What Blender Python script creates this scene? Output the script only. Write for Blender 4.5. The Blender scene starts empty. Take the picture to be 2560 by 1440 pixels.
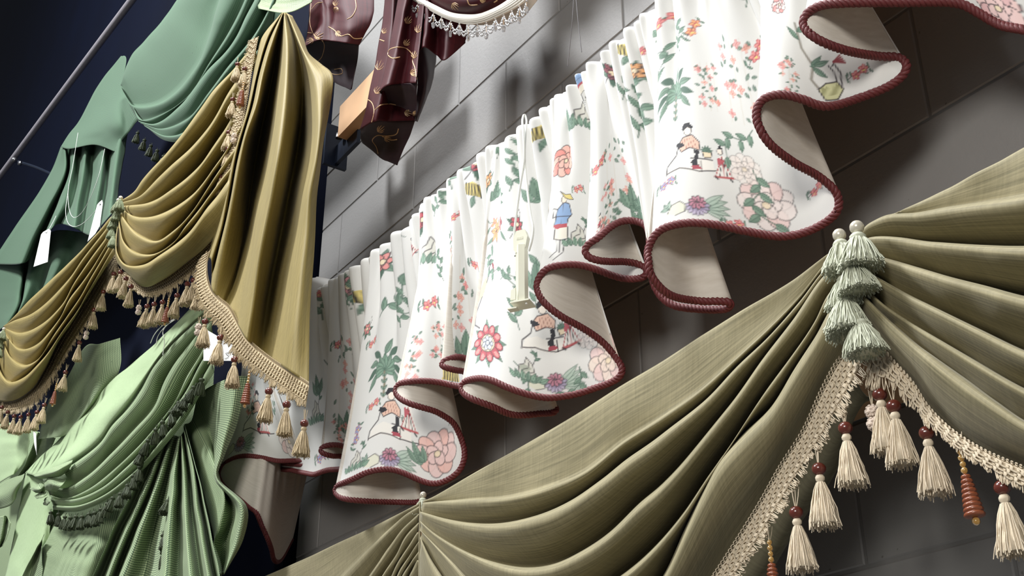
import bpy, math, random
import numpy as np
from mathutils import Vector, Matrix
from mathutils.bvhtree import BVHTree
random.seed(7); RNG = np.random.default_rng(7)
scene = bpy.context.scene
COL = scene.collection

# ---------------------------------------------------------------- camera
F = 3000.0                                   # focal length in pixels of the 2560 x 1440 frame
VPX, VPY = -961.0, 2224.0                    # where the wall's horizontals run together
TH = math.atan((VPY - 720) / F)
YAW = math.atan((1280 - VPX) / math.hypot(F, VPY - 720))
CAM = np.array([0.0, 0.0, 1.6])
HD = np.array([-math.cos(YAW), math.sin(YAW), 0])
RT = np.array([math.sin(YAW), math.cos(YAW), 0])
FW = HD * math.cos(TH) + np.array([0, 0, math.sin(TH)])
UP = np.cross(RT, FW)
cam_data = bpy.data.cameras.new('camera')
cam_data.sensor_width = 36.0
cam_data.lens = F / 2560 * 36.0
cam_data.clip_start = 0.05
cam = bpy.data.objects.new('camera', cam_data)
COL.objects.link(cam)
cam.matrix_world = Matrix(((RT[0], UP[0], -FW[0], CAM[0]), (RT[1], UP[1], -FW[1], CAM[1]),
                           (RT[2], UP[2], -FW[2], CAM[2]), (0, 0, 0, 1)))
scene.camera = cam

# ---------------------------------------------------------------- light
scene.view_settings.view_transform = 'Standard'
scene.view_settings.look = 'None'
scene.view_settings.gamma = 1.0
scene.view_settings.use_curve_mapping = False
scene.view_settings.exposure = -0.14
world = bpy.data.worlds.new('world')
scene.world = world
world.use_nodes = True
world.node_tree.nodes['Background'].inputs[0].default_value = (0.82, 0.88, 1.0, 1)
world.node_tree.nodes['Background'].inputs[1].default_value = 0.19


def area_light(name, loc, target, size, power, color):
    ld = bpy.data.lights.new(name, 'AREA')
    ld.shape = 'RECTANGLE'; ld.size, ld.size_y = size
    ld.energy = power; ld.color = color
    o = bpy.data.objects.new(name, ld); COL.objects.link(o)
    o.location = loc
    o.rotation_euler = (Vector(target) - Vector(loc)).to_track_quat('-Z', 'Y').to_euler()
    return o


area_light('skylight_far', (-5.2, -4.0, 9.0), (-4.0, 1.0, 3.2), (1.3, 1.3), 1050, (0.98, 0.99, 1.0))
area_light('skylight_near', (-1.9, -0.1, 6.9), (-1.8, 1.1, 2.7), (1.1, 1.1), 290, (0.98, 0.99, 1.0))
area_light('fill_light', (1.5, -3.2, 3.2), (-2.0, 1.2, 2.6), (1.6, 1.2), 190, (1.0, 0.96, 0.89))  # unseen warm fill added behind the camera to lift the wall and linings

# ---------------------------------------------------------------- helpers
WALL_Y = 1.42


def rays(p):
    p = np.atleast_2d(np.asarray(p, float))
    return FW + RT * ((p[:, :1] - 1280) / F) - UP * ((p[:, 1:2] - 720) / F)


def project(P):
    d = np.asarray(P, float) - CAM
    z = d @ FW
    return np.stack([1280 + F * (d @ RT) / z, 720 - F * (d @ UP) / z, z], -1)


class Frame:
    """a vertical plane; P turns points of the picture into points d metres in front of it"""
    def __init__(self, p0, n):
        self.p0 = np.asarray(p0, float); self.n = np.asarray(n, float)

    def P(self, px, d=0.0):
        r = rays(px)
        d = np.broadcast_to(np.asarray(d, float), (len(r),))
        t = ((self.p0 - CAM) @ self.n + d) / (r @ self.n)
        return CAM + r * t[:, None]


def wall_frame(y):
    return Frame((0, y, 0), (0, -1, 0))


def srgb(r, g, b):
    return tuple(((c / 255) / 12.92 if c / 255 <= 0.04045 else ((c / 255 + 0.055) / 1.055) ** 2.4) for c in (r, g, b))


def spline(p, n):
    """smooth curve through the points p, n samples even in length"""
    p = np.asarray(p, float)
    if len(p) == 2:
        return p[0] + (p[1] - p[0]) * np.linspace(0, 1, n)[:, None]
    d = np.sqrt(np.linalg.norm(np.diff(p, axis=0), axis=1)) + 1e-9
    t = np.concatenate([[0], np.cumsum(d)])
    m = np.zeros_like(p)
    m[1:-1] = ((p[1:-1] - p[:-2]) / d[:-1, None] * d[1:, None] + (p[2:] - p[1:-1]) / d[1:, None] * d[:-1, None]) / (d[1:] + d[:-1])[:, None]
    m[0] = (p[1] - p[0]) / d[0]; m[-1] = (p[-1] - p[-2]) / d[-1]
    q = np.linspace(0, t[-1], max(n, 40) * 4)
    i = np.clip(np.searchsorted(t, q, side='right') - 1, 0, len(p) - 2)
    h = d[i]; s = (q - t[i]) / h
    s2, s3 = s * s, s * s * s
    c = (2 * s3 - 3 * s2 + 1)[:, None] * p[i] + ((s3 - 2 * s2 + s) * h)[:, None] * m[i] + (-2 * s3 + 3 * s2)[:, None] * p[i + 1] + ((s3 - s2) * h)[:, None] * m[i + 1]
    return resample(c, n)


def resample(c, n):
    L = np.concatenate([[0], np.cumsum(np.linalg.norm(np.diff(c, axis=0), axis=1))])
    q = np.linspace(0, L[-1], n)
    return np.stack([np.interp(q, L, c[:, k]) for k in range(c.shape[1])], -1)


def new_obj(name, mesh, mat=None, parent=None, smooth=True):
    o = bpy.data.objects.new(name, mesh)
    COL.objects.link(o)
    if mat is not None and not mesh.materials:
        mesh.materials.append(mat)
    if parent is not None:
        o.parent = parent
    return o


def mk(name, V, Q, mat, parent=None, uv=None, col=None, smooth=True, T=None):
    """mesh object from arrays: V vertices, Q quads, T triangles"""
    me = bpy.data.meshes.new(name)
    V = np.asarray(V, np.float32).reshape(-1, 3)
    Q = np.asarray(Q, np.int32).reshape(-1, 4) if Q is not None else np.zeros((0, 4), np.int32)
    T = np.asarray(T, np.int32).reshape(-1, 3) if T is not None else np.zeros((0, 3), np.int32)
    me.vertices.add(len(V)); me.vertices.foreach_set('co', V.ravel())
    idx = np.concatenate([Q.ravel(), T.ravel()])
    me.loops.add(len(idx)); me.loops.foreach_set('vertex_index', idx)
    start = np.concatenate([np.arange(len(Q)) * 4, len(Q) * 4 + np.arange(len(T)) * 3]).astype(np.int32)
    me.polygons.add(len(start)); me.polygons.foreach_set('loop_start', start)
    me.update(calc_edges=True)
    me.polygons.foreach_set('use_smooth', np.full(len(start), smooth))
    if uv is not None:
        l = me.uv_layers.new(name='UVMap')
        l.data.foreach_set('uv', np.asarray(uv, np.float32).reshape(-1, 2)[idx].ravel())
    if col is not None:
        a = me.color_attributes.new('print', 'FLOAT_COLOR', 'POINT')
        a.data.foreach_set('color', np.asarray(col, np.float32).ravel())
    me.validate()
    return new_obj(name, me, mat, parent)


def grid_quads(r, c, base=0):
    i = np.arange(r - 1)[:, None] * c + np.arange(c - 1)[None]
    return (np.stack([i, i + 1, i + c + 1, i + c], -1).reshape(-1, 4) + base).astype(np.int32)


def grid_uv(G):
    du = np.concatenate([np.zeros((G.shape[0], 1)), np.cumsum(np.linalg.norm(np.diff(G, axis=1), axis=2), 1)], 1)
    dv = np.concatenate([np.zeros((1, G.shape[1])), np.cumsum(np.linalg.norm(np.diff(G, axis=0), axis=2), 0)], 0)
    dv = np.median(dv, 1)[:, None] * np.ones_like(dv)
    return np.stack([du, dv], -1)


def soft_noise(r, c, cells_r, cells_c):
    a = RNG.standard_normal((cells_r + 2, cells_c + 2))
    y = np.linspace(0, cells_r, r); x = np.linspace(0, cells_c, c)
    iy = np.minimum(y.astype(int), cells_r); ix = np.minimum(x.astype(int), cells_c)
    fy = y - iy; fx = x - ix
    fy = fy * fy * (3 - 2 * fy); fx = fx * fx * (3 - 2 * fx)
    A = a[iy][:, ix]; B = a[iy][:, ix + 1]; C = a[iy + 1][:, ix]; D = a[iy + 1][:, ix + 1]
    return (A * (1 - fx) + B * fx) * (1 - fy)[:, None] + (C * (1 - fx) + D * fx) * fy[:, None]


def cloth(name, G, mat, parent, thick=0.0016, uvoff=(0, 0), uv=None):
    """a sheet of cloth from a grid of points, with real thickness"""
    r, c, _ = G.shape
    if uv is None:
        uv = grid_uv(G)
    o = mk(name, G, grid_quads(r, c), mat, parent, uv=uv + np.array(uvoff))
    m = o.modifiers.new('thickness', 'SOLIDIFY'); m.thickness = thick; m.offset = 0
    return o


PROF_T = np.array([0, .04, .10, .20, .32, .45, .58, .70, .82, .92, 1.0])
PROF_D = np.array([.35, .82, 1.0, .95, .74, .42, .05, -.35, -.8, -1.15, -1.4])


def lobes(fr, creases, amp, d0=0.0, nu=110, lo=0.25, wrinkle=0.0015, hi_end=None, depth_slope=0.0):
    """overlapping soft folds: each crest line of the picture is a fold that rolls back under itself
    before the next one starts. amp: one height per fold (m)"""
    C = [spline(c, nu) for c in creases]
    u = np.linspace(0, 1, nu)
    tap = lo + (1 - lo) * np.sin(np.pi * np.clip(u, 0, 1)) ** 0.7
    if hi_end == 'right':
        tap = lo + (1 - lo) * np.sin(np.pi / 2 * u) ** 0.8
    if hi_end == 'left':
        tap = lo + (1 - lo) * np.cos(np.pi / 2 * u) ** 0.8
    rows = []; n = len(C) - 1
    for i in range(n):
        a = amp[i] if hasattr(amp, '__len__') else amp
        for t, d in zip(PROF_T, PROF_D):
            px = C[i] * (1 - t) + C[i + 1] * t
            w = np.linalg.norm(C[i + 1] - C[i], axis=1)
            am = np.minimum(a, w * 0.0004 + 0.002) * tap if a > 0.004 else a * tap
            rows.append(fr.P(px, d0 + depth_slope * i + am * d))
    G = np.array(rows)
    if wrinkle:
        N = soft_noise(G.shape[0], nu, max(3, n * 2), 9)
        G = G + fr.n * (N * wrinkle)[:, :, None]
    return G


def loft(fr, curves, nu=100, sub=8, wrinkle=0.001):
    """smooth sheet through lines of the picture given as (px, py, depth)"""
    R = [spline(np.asarray(c, float), nu) for c in curves]
    A = np.array(R)
    k = len(A)
    cols = spline_axis0(A, (k - 1) * sub + 1)
    G = fr.P(cols[:, :, :2].reshape(-1, 2), cols[:, :, 2].reshape(-1)).reshape(cols.shape)
    if wrinkle:
        G = G + fr.n * (soft_noise(G.shape[0], nu, max(3, k), 8) * wrinkle)[:, :, None]
    return G


def spline_axis0(A, n):
    k = len(A)
    m = np.zeros_like(A)
    if k > 2:
        m[1:-1] = (A[2:] - A[:-2]) * 0.5
    m[0] = A[1] - A[0]; m[-1] = A[-1] - A[-2]
    q = np.linspace(0, k - 1, n)
    i = np.minimum(q.astype(int), k - 2); s = (q - i)[:, None, None]
    s2, s3 = s * s, s * s * s
    return (2 * s3 - 3 * s2 + 1) * A[i] + (s3 - 2 * s2 + s) * m[i] + (-2 * s3 + 3 * s2) * A[i + 1] + (s3 - s2) * m[i + 1]


def norm(v):
    return v / (np.linalg.norm(v, axis=-1, keepdims=True) + 1e-12)


def tubes(paths, rad, sides=5, close=True):
    """many tubes at once; paths (k, m, 3), rad a number or (k, m) -> V, Q"""
    P = np.asarray(paths, float)
    k, m, _ = P.shape
    rad = np.broadcast_to(np.asarray(rad, float), (k, m))
    T = norm(np.gradient(P, axis=1))
    ref = np.where(np.abs(T[:, :1, 2:3]) > 0.8, np.array([1.0, 0.2, 0]), np.array([0.1, 0.15, 1.0]))
    ref = np.broadcast_to(ref, T.shape)
    N = norm(np.cross(T, ref)); B = np.cross(T, N)
    a = np.arange(sides) * 2 * np.pi / sides
    V = P[:, :, None] + rad[:, :, None, None] * (np.cos(a)[:, None] * N[:, :, None] + np.sin(a)[:, None] * B[:, :, None])
    i = np.arange(m - 1)[:, None] * sides; j = np.arange(sides)[None]; j2 = (j + 1) % sides
    q = np.stack([i + j, i + j2, i + sides + j2, i + sides + j], -1).reshape(-1, 4)
    Q = (q[None] + (np.arange(k) * m * sides)[:, None, None]).reshape(-1, 4)
    return V.reshape(-1, 3), Q


class Acc:
    """collects arrays that make up one mesh"""
    def __init__(self):
        self.V = []; self.Q = []; self.n = 0

    def add(self, V, Q):
        self.V.append(np.asarray(V, float).reshape(-1, 3)); self.Q.append(np.asarray(Q) + self.n); self.n += len(self.V[-1])
        return self

    def tube(self, pts, r, sides=5, n=None):
        p = np.asarray(pts, float)
        if n:
            p = spline(p, n)
        if hasattr(r, '__len__'):
            r = np.interp(np.linspace(0, 1, len(p)), np.linspace(0, 1, len(r)), r)[None]
        return self.add(*tubes(p[None], r, sides))

    def lathe(self, prof, seg=12, center=(0, 0, 0)):
        prof = np.asarray(prof, float)
        a = np.arange(seg + 1) * 2 * np.pi / seg
        G = np.stack([prof[:, :1] * np.cos(a), prof[:, :1] * np.sin(a), prof[:, 1:] * np.ones_like(a)], -1) + np.asarray(center)
        return self.add(G, grid_quads(len(prof), seg + 1))

    def box(self, lo, hi, M=None):
        x0, y0, z0 = lo; x1, y1, z1 = hi
        v = np.array([(x0, y0, z0), (x1, y0, z0), (x1, y1, z0), (x0, y1, z0), (x0, y0, z1), (x1, y0, z1), (x1, y1, z1), (x0, y1, z1)], float)
        if M is not None:
            v = v @ np.asarray(M)[:3, :3].T + np.asarray(M)[:3, 3]
        return self.add(v, [(0, 3, 2, 1), (4, 5, 6, 7), (0, 1, 5, 4), (1, 2, 6, 5), (2, 3, 7, 6), (3, 0, 4, 7)])

    def prism(self, poly, ax, ay, az, o, t):
        """outline poly in the (ax, ay) plane at o, thickness t along az (fan faces, convex)"""
        poly = np.asarray(poly, float); n = len(poly)
        b = np.asarray(o) + poly[:, :1] * ax + poly[:, 1:] * ay
        V = np.concatenate([b, b + np.asarray(az) * t])
        Q = [(i, (i + 1) % n, n + (i + 1) % n, n + i) for i in range(n)]
        for base in (0, n):
            for i in range(1, n - 1, 2):
                Q.append((base, base + i, base + i + 1, base + min(i + 2, n - 1)))
        return self.add(V, Q)

    def build(self, name, mat, parent=None, smooth=True):
        Q = np.concatenate(self.Q)
        deg = Q[:, 2] == Q[:, 3]
        return mk(name, np.concatenate(self.V), Q[~deg], mat, parent, smooth=smooth, T=Q[deg][:, :3])


def thing(name, label, cat, loc=(0, 0, 0), group=None):
    o = bpy.data.objects.new(name, None)
    COL.objects.link(o)
    o.empty_display_size = 0.05
    o.location = loc
    o['label'] = label; o['category'] = cat
    if group: o['group'] = group
    return o


def tag(o, label, cat, group=None):
    o['label'] = label; o['category'] = cat
    if group: o['group'] = group
    return o


def struct(o):
    o['kind'] = 'structure'
    return o


def stuff(o):
    o['kind'] = 'stuff'
    return o


# ---------------------------------------------------------------- materials
class NT:
    def __init__(self, name):
        self.m = bpy.data.materials.new(name); self.m.use_nodes = True
        self.t = self.m.node_tree; self.b = self.t.nodes['Principled BSDF']

    def n(self, kind, **k):
        x = self.t.nodes.new(kind)
        for a, v in k.items():
            setattr(x, a, v)
        return x

    def l(self, a, b):
        self.t.links.new(a, b)

    def math(self, op, a, b=None):
        x = self.n('ShaderNodeMath', operation=op)
        for i, v in enumerate((a, b)):
            if v is None: continue
            if isinstance(v, (int, float)): x.inputs[i].default_value = v
            else: self.l(v, x.inputs[i])
        return x.outputs[0]

    def mix(self, f, a, b, mode='MIX'):
        x = self.n('ShaderNodeMix', data_type='RGBA', blend_type=mode)
        for i, v in ((0, f), (6, a), (7, b)):
            if isinstance(v, (int, float)): x.inputs[i].default_value = v
            elif isinstance(v, tuple): x.inputs[i].default_value = (*v[:3], 1)
            else: self.l(v, x.inputs[i])
        return x.outputs[2]

    def noise(self, vec, scale, detail=2, rough=.5):
        x = self.n('ShaderNodeTexNoise'); x.inputs['Scale'].default_value = scale
        x.inputs['Detail'].default_value = detail; x.inputs['Roughness'].default_value = rough
        if vec is not None: self.l(vec, x.inputs['Vector'])
        return x.outputs[0]

    def mapping(self, vec, sc):
        x = self.n('ShaderNodeMapping'); self.l(vec, x.inputs[0]); x.inputs['Scale'].default_value = sc
        return x.outputs[0]

    def ramp(self, f, stops):
        x = self.n('ShaderNodeValToRGB'); e = x.color_ramp.elements
        while len(e) < len(stops): e.new(0.5)
        for k, (p, c) in zip(e, stops):
            k.position = p; k.color = (*c[:3], 1)
        self.l(f, x.inputs[0]); return x.outputs[0]

    def bump(self, h, strength, dist=0.001):
        x = self.n('ShaderNodeBump'); x.inputs['Strength'].default_value = strength; x.inputs['Distance'].default_value = dist
        self.l(h, x.inputs['Height']); self.l(x.outputs[0], self.b.inputs['Normal'])


def plain(name, c, rough=0.6, metal=0.0, var=0.12, scale=40, bump=0.0, coat=0.0, trans=0.0):
    n = NT(name)
    tc = n.n('ShaderNodeTexCoord').outputs['Object']
    f = n.noise(tc, scale, 3)
    n.l(n.mix(f, tuple(x * (1 - var) for x in c), tuple(min(1, x * (1 + var)) for x in c)), n.b.inputs['Base Color'])
    n.b.inputs['Roughness'].default_value = rough; n.b.inputs['Metallic'].default_value = metal
    n.b.inputs['Coat Weight'].default_value = coat
    n.b.inputs['Transmission Weight'].default_value = trans
    if bump: n.bump(f, bump)
    return n.m


def woven(name, c1, c2, slub=(6, 260), weave=900, sheen=0.1, rough=.75, rib=0.0, bump=.25):
    """plain woven cloth with slubby threads running along the cloth"""
    n = NT(name)
    uv = n.n('ShaderNodeUVMap').outputs[0]
    s1 = n.noise(n.mapping(uv, (slub[0], slub[1], 1)), 1.0, 3, .6)
    s2 = n.noise(n.mapping(uv, (slub[1] * .8, slub[0] * 3, 1)), 1.0, 2, .5)
    f = n.math('ADD', n.math('MULTIPLY', s1, .78), n.math('MULTIPLY', s2, .22))
    c = n.ramp(f, [(.30, c1), (.68, c2)])
    n.l(c, n.b.inputs['Base Color'])
    n.b.inputs['Roughness'].default_value = rough
    n.b.inputs['Sheen Weight'].default_value = sheen
    n.b.inputs['Sheen Roughness'].default_value = .4
    w = n.noise(n.mapping(uv, (weave, weave, 1)), 1.0, 1)
    n.bump(n.math('ADD', f, n.math('MULTIPLY', w, .4)), bump, .0008)
    return n.m


def gingham(name, c_dark, c_mid, c_light, pitch, fleck=(0.02, 0.03, 0.02), sheen=.05):
    """small woven check"""
    n = NT(name)
    uv = n.n('ShaderNodeUVMap').outputs[0]
    sx = n.n('ShaderNodeSeparateXYZ'); n.l(uv, sx.inputs[0])
    k = 2 * math.pi / pitch

    def stripe(o):
        s = n.math('SINE', n.math('MULTIPLY', o, k))
        return n.math('MINIMUM', n.math('MAXIMUM', n.math('ADD', n.math('MULTIPLY', s, 3), .5), 0), 1)
    f = n.math('MULTIPLY', n.math('ADD', stripe(sx.outputs[0]), stripe(sx.outputs[1])), .5)
    c = n.ramp(f, [(0.0, c_dark), (0.5, c_mid), (1.0, c_light)])
    fl = n.noise(n.mapping(uv, (90, 260, 1)), 1.0, 1)
    fl = n.math('GREATER_THAN', fl, .76)
    n.l(n.mix(fl, c, fleck), n.b.inputs['Base Color'])
    n.b.inputs['Roughness'].default_value = .85; n.b.inputs['Sheen Weight'].default_value = sheen
    w = n.noise(n.mapping(uv, (700, 700, 1)), 1.0, 1)
    n.bump(n.math('ADD', w, f), .2, .0006)
    return n.m


def printed(name):
    n = NT(name)
    at = n.n('ShaderNodeAttribute', attribute_name='print')
    uv = n.n('ShaderNodeUVMap').outputs[0]
    w = n.noise(n.mapping(uv, (800, 800, 1)), 1.0, 2)
    n.l(n.mix(.06, at.outputs[0], w, 'MULTIPLY'), n.b.inputs['Base Color'])
    n.b.inputs['Roughness'].default_value = .7; n.b.inputs['Sheen Weight'].default_value = .15
    n.bump(w, .15, .0005)
    return n.m


M = {}
M['wall'] = None
n = NT('painted_block'); tc = n.n('ShaderNodeTexCoord').outputs['Object']
f1 = n.noise(tc, 3, 4); f2 = n.noise(tc, 90, 4, .7)
c = n.mix(f1, srgb(120, 119, 118), srgb(138, 137, 136))
sp = n.math('GREATER_THAN', n.noise(tc, 55, 2), .74)
n.l(n.mix(n.math('MULTIPLY', sp, .5), c, srgb(60, 55, 50)), n.b.inputs['Base Color'])
n.b.inputs['Roughness'].default_value = .55
n.bump(n.math('ADD', f2, n.math('MULTIPLY', f1, .3)), .3, .002)
M['wall'] = n.m
M['mortar'] = plain('mortar', srgb(118, 117, 116), .8, bump=.4)
M['navy'] = plain('navy_paint', srgb(2, 8, 28), .8, var=.3, scale=2)
M['navy'].node_tree.nodes['Principled BSDF'].inputs['Specular IOR Level'].default_value = .1
M['olive'] = woven('olive_linen', srgb(104, 98, 71), srgb(152, 143, 110))
M['olive_back'] = woven('olive_backing', srgb(88, 84, 66), srgb(110, 106, 84))
M['gold'] = woven('gold_silk', srgb(112, 98, 46), srgb(156, 139, 80), sheen=.05, rough=.6)
M['check'] = gingham('green_gingham', srgb(66, 84, 60), srgb(126, 148, 112), srgb(186, 202, 156), .0066)
M['sage'] = gingham('sage_gingham', srgb(58, 84, 66), srgb(72, 100, 78), srgb(86, 116, 90), .006)
M['pale'] = woven('pale_green_cotton', srgb(160, 184, 138), srgb(180, 204, 158), slub=(60, 200))
M['print'] = printed('floral_chintz')
M['lining'] = woven('ivory_lining', srgb(196, 188, 176), srgb(212, 206, 196), slub=(30, 60), bump=.08)
M['rope'] = plain('burgundy_cord', srgb(98, 38, 40), .6, var=.25, scale=300, bump=.3)
M['cream'] = plain('cream_thread', srgb(212, 198, 174), .65, var=.15, scale=400)
M['tan'] = plain('tan_thread', srgb(188, 170, 136), .65, var=.18, scale=400)
M['mauve'] = plain('mauve_brown_thread', srgb(146, 116, 96), .7, var=.2, scale=400)
M['sagethread'] = plain('sage_thread', srgb(190, 194, 174), .7, var=.18, scale=400)
M['moss'] = plain('moss_thread', srgb(132, 142, 110), .7, var=.2, scale=400)
M['darkgreen'] = plain('dark_green_thread', srgb(52, 62, 38), .7, var=.3, scale=200)
M['wood'] = plain('dark_wood_bead', srgb(92, 40, 30), .25, var=.35, scale=60, coat=.5)
M['hive'] = plain('turned_wood', srgb(132, 72, 46), .35, var=.3, scale=60, coat=.3)
M['pearl'] = plain('silver_bead', srgb(206, 200, 184), .25, metal=.25, var=.05)
M['amber'] = plain('amber_glass', srgb(206, 164, 92), .1, var=.1, trans=.5)
M['chenille'] = plain('chenille', srgb(206, 190, 176), .9, var=.15, scale=300, bump=.6)
M['board'] = plain('raw_pine', srgb(192, 152, 112), .7, var=.15, scale=12)
M['metal'] = plain('galvanised_steel', srgb(150, 150, 152), .3, metal=.9, var=.15)
M['pipe'] = plain('conduit_steel', srgb(150, 146, 152), .45, metal=.3, var=.15)
M['darkmetal'] = plain('blue_black_steel', srgb(24, 34, 52), .35, metal=.4, var=.2)
M['plastic'] = plain('ivory_plastic', srgb(222, 222, 204), .35, var=.03)
M['card'] = plain('white_card', srgb(246, 246, 242), .6, var=.02)
M['string'] = plain('white_string', srgb(226, 228, 222), .7)
M['ink'] = plain('grey_ink', srgb(120, 120, 124), .7)
M['glass'] = plain('crystal', (0.95, 0.95, 0.96), .03, var=.02, trans=.85)
M['burgundy'] = woven('burgundy_silk', srgb(50, 13, 22), srgb(78, 24, 30), slub=(5, 160), sheen=0, rough=.6, bump=.2)
M['burgundy'].node_tree.nodes['Principled BSDF'].inputs['Specular IOR Level'].default_value = .25
M['burgundy_dark'] = woven('burgundy_lining', srgb(36, 18, 28), srgb(46, 24, 34), slub=(5, 120), sheen=.05, rough=.6)
M['embroid'] = plain('gold_embroidery', srgb(196, 160, 118), .5, var=.2, scale=300)
M['gimp'] = plain('ivory_gimp', srgb(226, 220, 208), .7, var=.1, scale=300, bump=.5)
# ---------------------------------------------------------------- the wall
wf = wall_frame(WALL_Y)
NAVY_S = float(wf.P([(752, 1250)])[0][0])
BW, BH, BZ = 0.485, 0.22, 2.03
wall = struct(Acc().box((NAVY_S, WALL_Y + .0012, 0), (1.6, WALL_Y + .2, 6.2)).build('wall_right', M['mortar'], smooth=False))
blk = None
for r in range(-4, 11):
    for k in range(-5, 4):
        x0 = -1.183 + .0035 + (k - (.5 if r % 2 else 0)) * BW
        x1 = x0 + BW - .005
        x0 = max(x0, NAVY_S)
        if x1 - x0 < .1: continue
        full = abs(x1 - x0 - (BW - .005)) < 1e-6
        z0 = BZ + r * BH
        if full and blk is not None:
            b = blk.copy(); COL.objects.link(b)
        else:
            w = x1 - x0
            e = .0025
            a = Acc()
            # a block face with softened edges, standing proud of the joint
            a.box((e, .003, e), (w - e, .03, BH - .005 - e))
            v = [(e, 0, e), (w - e, 0, e), (w - e, 0, BH - .005 - e), (e, 0, BH - .005 - e),
                 (0, .002, 0), (w, .002, 0), (w, .002, BH - .005), (0, .002, BH - .005)]
            a.add(v, [(3, 2, 1, 0), (0, 1, 5, 4), (1, 2, 6, 5), (2, 3, 7, 6), (3, 0, 4, 7)])
            b = a.build('block', M['wall'], smooth=False)
            if full: blk = b
        b.parent = wall
        b.location = (x0, WALL_Y - .001 + random.uniform(-.0006, .0006), z0)
navy = Acc().box((-30, WALL_Y + .01, 0), (NAVY_S, WALL_Y + .2, 22))
navy.box((NAVY_S - .075, WALL_Y - .035, 0), (NAVY_S - .012, WALL_Y + .02, 9.5))
struct(navy.build('wall_left', M['navy'], smooth=False))

M['concrete'] = plain('concrete', srgb(90, 88, 84), .8, bump=.2, scale=8)
struct(Acc().box((-30, -6, -.2), (3, WALL_Y + .2, 0)).build('floor', M['concrete'], smooth=False))

# ---------------------------------------------------------------- floral valance
HEM = [(2700, 110, 1.30), (2560, 70, 1.27), (2500, 58), (2440, 25), (2400, 5), (2250, 2), (2100, 4), (2050, 10), (2015, 30), (2008, 60, 1.10), (2040, 92), (2100, 118), (2200, 137), (2250, 140), (2268, 165, 1.26), (2240, 200), (2150, 240), (2060, 262), (2000, 242), (1950, 232), (1905, 245), (1890, 285, 1.10), (1915, 345), (1980, 400), (2050, 440), (2092, 480), (2095, 520, 1.27), (2040, 565), (1960, 587), (1870, 575), (1770, 555), (1700, 555), (1645, 575), (1620, 620), (1622, 655, 1.10), (1625, 680), (1665, 728), (1740, 748), (1828, 752, 1.25),
       (1822, 765, 1.255), (1740, 768), (1680, 758), (1650, 735), (1632, 700), (1626, 650, 1.20),
       (1618, 564, 1.20), (1592, 550), (1572, 547), (1550, 551), (1522, 567), (1494, 592), (1472, 605), (1462, 619, 1.12), (1467, 636), (1489, 646), (1522, 650), (1564, 651), (1600, 658), (1619, 672, 1.25), (1614, 686), (1592, 693), (1556, 692), (1522, 682), (1481, 667), (1439, 658), (1397, 660), (1369, 667), (1350, 686), (1342, 711, 1.10),
       (1352, 741), (1371, 763), (1404, 788), (1446, 811), (1482, 833), (1513, 858), (1535, 883), (1552, 908), (1557, 924, 1.27), (1549, 938), (1527, 952), (1488, 966), (1446, 980), (1404, 988), (1371, 991), (1335, 986), (1293, 974), (1260, 961), (1229, 947), (1204, 942), (1177, 945), (1160, 952), (1153, 966, 1.10), (1160, 980), (1182, 994), (1210, 1005), (1238, 1016), (1266, 1029), (1288, 1034), (1316, 1034), (1349, 1030), (1388, 1026, 1.25),
       (1385, 1012, 1.26), (1280, 968), (1200, 905, 1.21),
       (1158, 891), (1138, 890), (1113, 897), (1103, 908, 1.13), (1116, 916), (1138, 922), (1157, 925), (1190, 938, 1.21), (1180, 960, 1.20),
       (1152, 963), (1127, 959), (1093, 952), (1057, 949), (1021, 951), (996, 958), (989, 972, 1.10), (996, 988), (1021, 1004), (1054, 1015), (1085, 1024), (1110, 1037), (1131, 1052), (1145, 1074), (1156, 1102), (1162, 1130, 1.27), (1157, 1158), (1145, 1177), (1123, 1194), (1095, 1205), (1070, 1204), (1042, 1194), (1009, 1179), (976, 1170), (942, 1172), (914, 1179), (887, 1192), (859, 1204), (842, 1213), (838, 1224, 1.10), (848, 1238), (870, 1245), (909, 1249), (951, 1251), (998, 1252), (1051, 1250, 1.25),
       (1045, 1238, 1.26), (960, 1185), (890, 1125, 1.21),
       (857, 1112), (834, 1109), (809, 1113), (801, 1122, 1.14), (809, 1131), (831, 1137), (853, 1138), (875, 1148, 1.22), (870, 1165, 1.22),
       (846, 1170), (820, 1172), (798, 1179), (787, 1183, 1.21), (764, 1180), (731, 1173), (698, 1166, 1.25), (698, 1160, 1.25), (731, 1158), (759, 1159), (766, 1154, 1.22), (756, 1149), (728, 1149), (692, 1149), (659, 1142), (626, 1137), (601, 1138), (576, 1147), (559, 1161), (552, 1183, 1.12), (559, 1205), (576, 1224), (601, 1244), (626, 1266), (642, 1280, 1.14), (652, 1305), (667, 1339, 1.17), (679, 1372), (683, 1392, 1.23), (700, 1398, 1.30), (730, 1345, 1.38)]
hp = np.array([p[:2] for p in HEM], float)
arc = np.concatenate([[0], np.cumsum(np.linalg.norm(np.diff(hp, axis=0), axis=1))])
ki = [i for i, p in enumerate(HEM) if len(p) > 2]
ky = np.array([HEM[i][2] for i in ki]); ka = arc[ki]
j = np.clip(np.searchsorted(ka, arc, side='right') - 1, 0, len(ka) - 2)
tt = (arc - ka[j]) / (ka[j + 1] - ka[j]); tt = .5 - .5 * np.cos(np.pi * np.clip(tt, 0, 1))
hy = ky[j] * (1 - tt) + ky[j + 1] * tt
r = rays(hp)
hem3 = CAM + r * (hy / r[:, 1])[:, None]
hem = spline(hem3, 6000)
k = np.ones(15) / 15
pad = np.concatenate([np.repeat(hem[:1], 7, 0), hem, np.repeat(hem[-1:], 7, 0)])
hem = np.stack([np.convolve(pad[:, i], k, 'valid') for i in range(3)], -1)
hem = resample(hem, 6000)
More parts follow.
